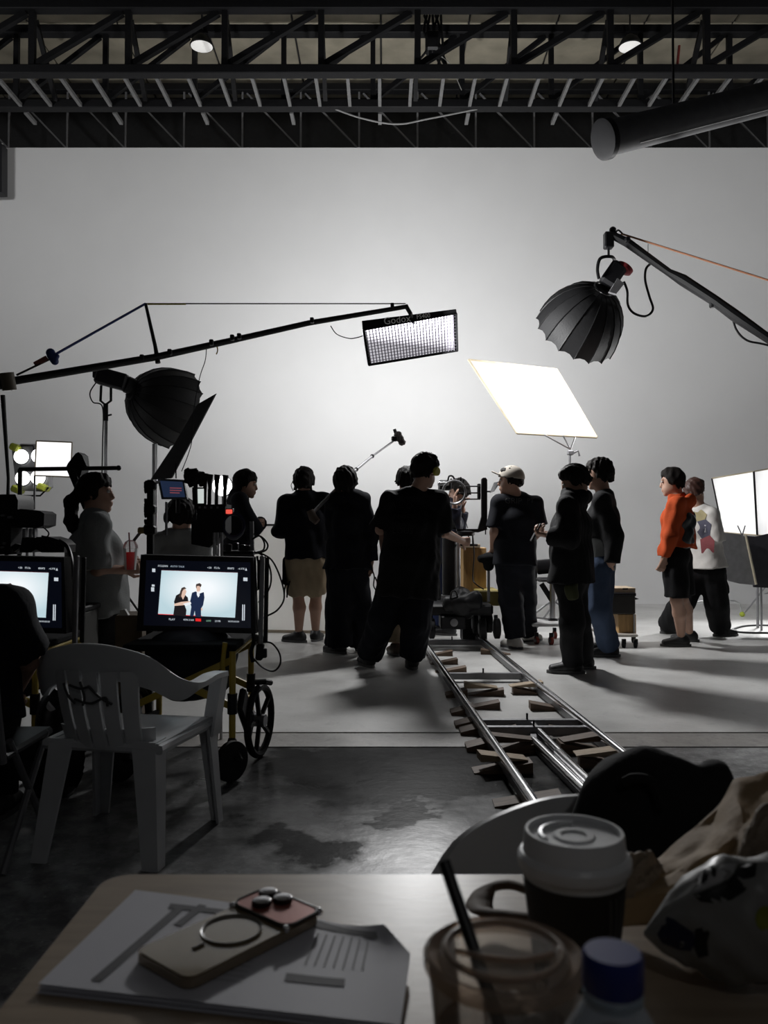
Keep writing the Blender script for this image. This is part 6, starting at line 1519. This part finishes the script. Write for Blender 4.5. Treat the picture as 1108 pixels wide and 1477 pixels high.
sheetmesh([[(895, 1262, .84), (960, 1235, .86), (1030, 1175, .88), (1060, 1128, .9), (1125, 1112, .9), (1200, 1120, .9)],
           [(890, 1280, .82), (965, 1260, .80), (1035, 1225, .80), (1075, 1195, .80), (1125, 1180, .82), (1200, 1170, .82)],
           [(885, 1300, .80), (960, 1292, .77), (1035, 1280, .76), (1080, 1265, .75), (1125, 1250, .75), (1200, 1240, .75)],
           [(880, 1338, .79), (960, 1335, .78), (1035, 1330, .78), (1080, 1330, .77), (1125, 1330, .77), (1200, 1330, .77)]], 'front_side', KB, M_KR, .006, 2)
sheetmesh([[(1078, 1200, .74), (1095, 1170, .76), (1130, 1140, .78), (1200, 1130, .8)], [(1066, 1235, .73), (1090, 1215, .74), (1130, 1200, .75), (1200, 1190, .76)], [(1070, 1290, .74), (1090, 1290, .74), (1130, 1290, .74), (1200, 1290, .74)]], 'folded_flap', KB, mat('kraft_dark', (.28, .22, .16), .75, bump=.25, bscale=35), .005, 5)
sheetmesh([[(872, 1262, .80), (905, 1238, .81), (935, 1228, .82), (955, 1250, .82)], [(872, 1290, .79), (905, 1272, .79), (935, 1262, .80), (955, 1270, .80)], [(872, 1320, .80), (905, 1315, .79), (935, 1310, .79), (955, 1305, .79)]], 'torn_edge', KB, mat('kraft_dark', (.28, .22, .16)), .006, 7)
lp = crv([P(770, 1287, .82), P(735, 1276, .83), P(705, 1282, .83), P(692, 1300, .81), P(698, 1315, .79), P(730, 1320, .78), P(780, 1326, .78)], 6)
MB().tube(lp, .013, 10, flat=.35, up=(0, 0.5, 1)).out('handle', mat('handle_brown', (.14, .095, .06), .7, bump=.2), KB)
SB = T('snack_bag', 'pale printed snack bag with black and navy markings lying at the table edge', 'bag', G(1040, 1400, TZ_))
M_SN = mat('snack_foil', (.26, .26, .25), .4, var=.05, bump=.2, bscale=18)
def pil(u, v):
    a = 2 * math.pi * u; d = .715 - .03 * v
    c = P(930 + 320 * v, 1346 - 20 * min(1, v * 4.5), d)
    k = 1 - (1 - min(1, v / .42)) ** 1.9
    rz_ = .0475 * k + .0025; ry = .034 * k + .002
    wob = (.0022 * math.sin(a * 4 + v * 25) + .0016 * math.sin(a * 9 - v * 31)) * min(1, v * 6)
    return c + V((.06, .05, 1)).normalized() * (math.sin(a) * (rz_ + wob)) + V((0, 1, -.05)) * (math.cos(a) * (ry + wob))
sb = MB().grid(pil, 36, 26, wrapu=True).out('foil', M_SN, SB, .8)
for c in ((0, 0),): pass
_vs = np.array([tuple(WM[sb] @ v.co) for v in sb.data.vertices])
def decal(name, poly, m, target=None, root=None):
    """flat print laid on a surface: a polygon carried onto the near side of the bag or shirt"""
    target = target or sb; root = root or SB
    _vs = [WM[target] @ v.co for v in target.data.vertices]
    pts = np.array(poly, float); c = pts.mean(0); vs = []; fs = []
    K = len(poly); R = 5
    for r in range(R + 1):
        for k in range(K): vs.append(tuple(c + (pts[k] - c) * max(r / R, .02)))
    from mathutils.bvhtree import BVHTree
    bv = BVHTree.FromPolygons([V(p) for p in _vs], [tuple(p.vertices) for p in target.data.polygons])
    out = []
    for (px, py) in vs:
        d = ray(px, py); hit = bv.ray_cast(V((0, 0, CAMZ)), d)[0]
        out.append((hit - d.normalized() * (.0009 if target is sb else .004)) if hit else None)
    fs = [(r * K + k, r * K + (k + 1) % K, (r + 1) * K + (k + 1) % K, (r + 1) * K + k) for r in range(R) for k in range(K)]
    fs = [f for f in fs if all(out[i] is not None for i in f)]
    use = sorted({i for f in fs for i in f}); ix = {u: i for i, u in enumerate(use)}
    if use: MB().add([out[i] for i in use], [[ix[i] for i in f] for f in fs]).out(name, m, root, None, False)
el = lambda cx, cy, rx, ry, rot, n=20: [(cx + rx * math.cos(a) * math.cos(rot) - ry * math.sin(a) * math.sin(rot), cy + rx * math.cos(a) * math.sin(rot) + ry * math.sin(a) * math.cos(rot)) for a in [2 * math.pi * i / n for i in range(n)]]
pb_ = mat('print_black', (.008, .008, .008), .5)
decal('black_print', [(1000, 1290), (1015, 1285), (1040, 1275), (1060, 1258), (1068, 1244), (1092, 1244), (1090, 1262), (1075, 1285), (1055, 1298), (1030, 1303), (1010, 1300)], pb_)
decal('white_print', [(1001, 1258), (1020, 1250), (1045, 1246), (1062, 1245), (1058, 1258), (1040, 1272), (1015, 1282), (1003, 1284)], mat('print_white', (.5, .5, .5), .5))
decal('letter_print', el(1017, 1265, 4.5, 11, .25), pb_); decal('letter_print', el(1030, 1258, 4, 7.5, -.1), pb_)
decal('navy_print', [(962, 1322), (972, 1326), (985, 1335), (1000, 1345), (1004, 1360), (998, 1372), (980, 1370), (955, 1360), (948, 1348)], mat('print_navy', (.012, .016, .05), .5))
decal('black_print', [(1003, 1340), (1015, 1338), (1024, 1345), (1020, 1360), (1022, 1378), (1008, 1382), (1002, 1368)], pb_)
decal('lime_print', el(1104, 1325, 14, 18, 0), mat('print_lime', (.22, .24, .02), .5))
YK = 1.07
BB = T('black_bag', 'lumpy black bag with a brimmed top heaped on the white chair behind the coffee cup', 'bag', (P(950, 1240, YK).x, YK, .39))
q = Q(YK)
g = SDF(q(830, 1560, -.14), q(1110, 1060, .14), .007)
g.econe(q(935, 1215), q(930, 1148), (1, 0, 0), (.085, .065), (.066, .055), .04); g.cone(q(905, 1145), q(938, 1123), .030, .030, .04); g.cone(q(885, 1160), q(905, 1150), .032, .036, .04)
g.econe(q(1000, 1210), q(1008, 1150), (1, 0, 0), (.062, .06), (.045, .045), .04); g.cone(q(1030, 1135), q(1036, 1118), .026, .020, .02)
g.econe(q(950, 1475), q(950, 1230), (1, 0, 0), (.12, .085), (.115, .075), .05)
g.econe(q(1018, 1104), q(1046, 1101), (0, 1, 0), (.022, .006), (.016, .005), .008)
g.folds(.004, 50, 5); g.out('cloth', mat('black_bag_cloth', (.007, .007, .008), .9, bump=.2), BB)
MB().tube(crv([q(900, 1128, -.05), q(915, 1122, -.055), q(940, 1128, -.06), q(955, 1165, -.07)]), .006, 6).out('strap', mat('black_bag_cloth', (.007, .007, .008)), BB)

# ================================================================ roof details
TU = T('fabric_tube', 'fat grey backdrop tube slung under the roof trusses', 'tube', P(985, 170, 6.3))
a, b = P(872, 201, 6.2), P(1240, 108, 6.9)
MB().cyl(a, b, .128, n=28).out('roll', mat('tube_grey', (.10, .10, .105), .6), TU)
d_ = (b - a).normalized(); MB().lathe([(.12, -.02), (.150, -.015), (.150, .03), (.128, .035)], a, d_, 28).out('end_cap', BLKP, TU)
MB().bar(a + d_ * .3 + V((0, -.06, -.118)), b + V((0, -.06, -.118)), .03, .012).out('highlight_strip', mat('highlight_white', (.6, .6, .6), .4), TU)  # white strip painted in as the highlight along the tube's lower edge
for k in (.25, .8): p = a + (b - a) * k; MB().cyl(p, (p.x, p.y, 9.2), .01, n=8).out('hanger', BLK, TU)
HB_ = T('hoist_bundle', 'dark tangle of cables and a hoist hanging in the roof truss', 'hoist', P(625, 70, 11.4))
for k in range(7):
    x = 612 + k * 4; MB().tube(crv([P(x, 22, 11.4), P(x + random.uniform(-8, 8), 45, 11.4), P(x + random.uniform(-6, 6), 70, 11.4), P(x + random.uniform(-10, 14), 95 + random.uniform(-10, 4), 11.4)]), .018, 6).out('hanging_cable', BLK, HB_)
MB().box(P(624, 62, 11.45), (.2, .2, .28), bev=.03).out('hoist_body', BLK, HB_)
MB().tube(crv([P(628, 75, 11.3), P(645, 88, 11.3), P(652, 98, 11.3), P(666, 130, 11.3)]), .006, 6).out('pale_rope', mat('pale_rope', (.4, .4, .38), .7), HB_)
tag(MB().tube(crv([P(470, 152, Yt2), P(520, 170, Yt2), P(572, 179, Yt2), P(620, 171, Yt2), P(715, 152, Yt2)]), .012, 6).out('swag_cable', mat('swag', (.25, .25, .25), .6)), 'pale cable swagging under the roof trusses above the white wall', 'cable')
tag(MB().cyl(P(980, 66, 11.2), P(977, 96, 11.2), .018, n=8).out('red_hook', mat('red_hook', (.30, .05, .04), .6)), 'short red hanging tag in the truss above the grey tube', 'tag')
o = T('wall_speaker', 'dark box mounted high on the white wall at the picture edge', 'speaker', P(-8, 245, 12.9)); MB().prism([P(-40, 207, 12.9), P(2.5, 207, 12.9), P(2.5, 277, 12.9), P(-40, 279, 12.9)], (0, .2, 0)).out('cabinet', BLKP, o); MB().bar(P(3.2, 207, 12.95), P(3.2, 272, 12.95), .02, .02).out('edge_strip', mat('white_base', (.6, .6, .6)), o); MB().bar(P(-10, 240, 13.05), P(-10, 240, 13.35), .05, .05).out('bracket', BLK, o)

# lettering on the shirts, laid on the cloth
def shirt_text(root, s, px, py, d, size, m, rot=0.0):
    sh_ob = [c for c in root.children if c.name.split('.')[0] in ('shirt', 'jacket')][0]
    vs = np.array([tuple(WM[sh_ob] @ v.co) for v in sh_ob.data.vertices])
    o = P(px, py, d); X = V((math.cos(rot), 0, math.sin(rot))); Z = V((-math.sin(rot), 0, math.cos(rot)))
    t = text('shirt_lettering', s, size, m, root, o, X, Z, .0004)
    W_ = WM[t]; I = W_.inverted()
    for v in t.data.vertices:
        p = W_ @ v.co; dd = (vs[:, 0] - p.x) ** 2 + (vs[:, 2] - p.z) ** 2
        near = vs[dd < .014 ** 2]
        if len(near): p.y = near[:, 1].min() - .004 - (v.co.y * 0)
        v.co = I @ p
shirt_text(p10, 'GRIP', 741, 722.5, 7.5, .075, mat('letter_grey', (.10, .10, .10), .7), -.03); shirt_text(p10, 'PT', 766, 722, 7.5, .06, mat('letter_grey', (.10, .10, .10)), -.1)
lt2 = mat('letter_dim', (.028, .028, .028), .8)
shirt_text(p8, 'A B O', 580, 729, 6.3, .065, lt2, -.05); shirt_text(p8, 'N =', 577, 745, 6.3, .06, lt2, -.04); shirt_text(p8, 'LOUS', 581, 766, 6.3, .065, lt2, -.03)
tee = [c for c in p14.children if c.name.split('.')[0] == 'shirt'][0]
for nm, pts, col in (('yellow_print', [(1000, 738), (1012, 735), (1020, 742), (1016, 752), (1004, 752)], (.36,.31,.17)),
                     ('blue_print', [(1006, 752), (1018, 749), (1026, 756), (1024, 772), (1013, 778), (1006, 768)], (.09,.09,.13)),
                     ('pale_print', [(1016, 757), (1019, 757), (1019, 768), (1016, 768)], (.5, .5, .55)),
                     ('red_print', [(1010, 778), (1024, 772), (1031, 780), (1030, 797), (1012, 798)], (.30,.08,.09))):
    decal(nm, pts, mat(nm, col, .85), tee, p14)
# seats under the two seated people
o = T('dark_stool', 'dark stool under the seated person in the headphones', 'stool', (P(262, 870, 5.95).x, 5.95, 0)); c = P(262, 880, 5.95); MB().lathe([(.16, -.03), (.17, -.02), (.17, .0), (.15, .01)], (c.x, 5.95, .44), n=20).out('seat', BLKP, o)
for a in (.6, 2.2, 3.7, 5.3): MB().tube([(c.x + .1 * math.cos(a), 5.95 + .1 * math.sin(a), .42), (c.x + .19 * math.cos(a), 5.95 + .19 * math.sin(a), .008)], .012, 8).out('leg', BLK, o)
cx2 = P(-60, 1035, 2.75).x
o = T('dark_folding_chair', 'dark folding chair under the seated person at the cropped monitor', 'chair', (cx2, 2.8, 0)); MB().box((cx2, 2.85, .375), (.40, .38, .03), bev=.01).out('seat', BLKP, o)
for sx in (-.19, .19):
    MB().tube([(cx2 + sx, 2.70, .42), (cx2 + sx, 3.02, .008)], .012, 8).out('leg', GRY, o); MB().tube([(cx2 + sx, 3.0, .38), (cx2 + sx, 2.66, .008)], .012, 8).out('leg', GRY, o); MB().tube([(cx2 + sx, 2.66, .36), (cx2 + sx, 2.56, .80)], .012, 8).out('back_post', GRY, o)
MB().box((cx2, 2.565, .74), (.40, .02, .16), bev=.008).out('backrest', BLKP, o)
# fill lamp added far behind the viewer, unseen, to lift the foreground
rl = V((1.2, -3.2, 5.2))
t = T('added_fill_lamp', 'dim unseen fill lamp added on the wall facing the white one, behind the table', 'lamp', rl); MB().box(rl + V((0, -.06, 0)), (.5, .1, .3), bev=.02).out('housing', GRY, t); MB().bar(rl + V((0, -.1, 0)), rl + V((0, -.8, 0)), .05, .05).out('bracket', BLK, t)
area_lamp('added_fill_lamp_light', rl, (-.1, 1, -.5), P_FILL, 'RECTANGLE', .45, .25)
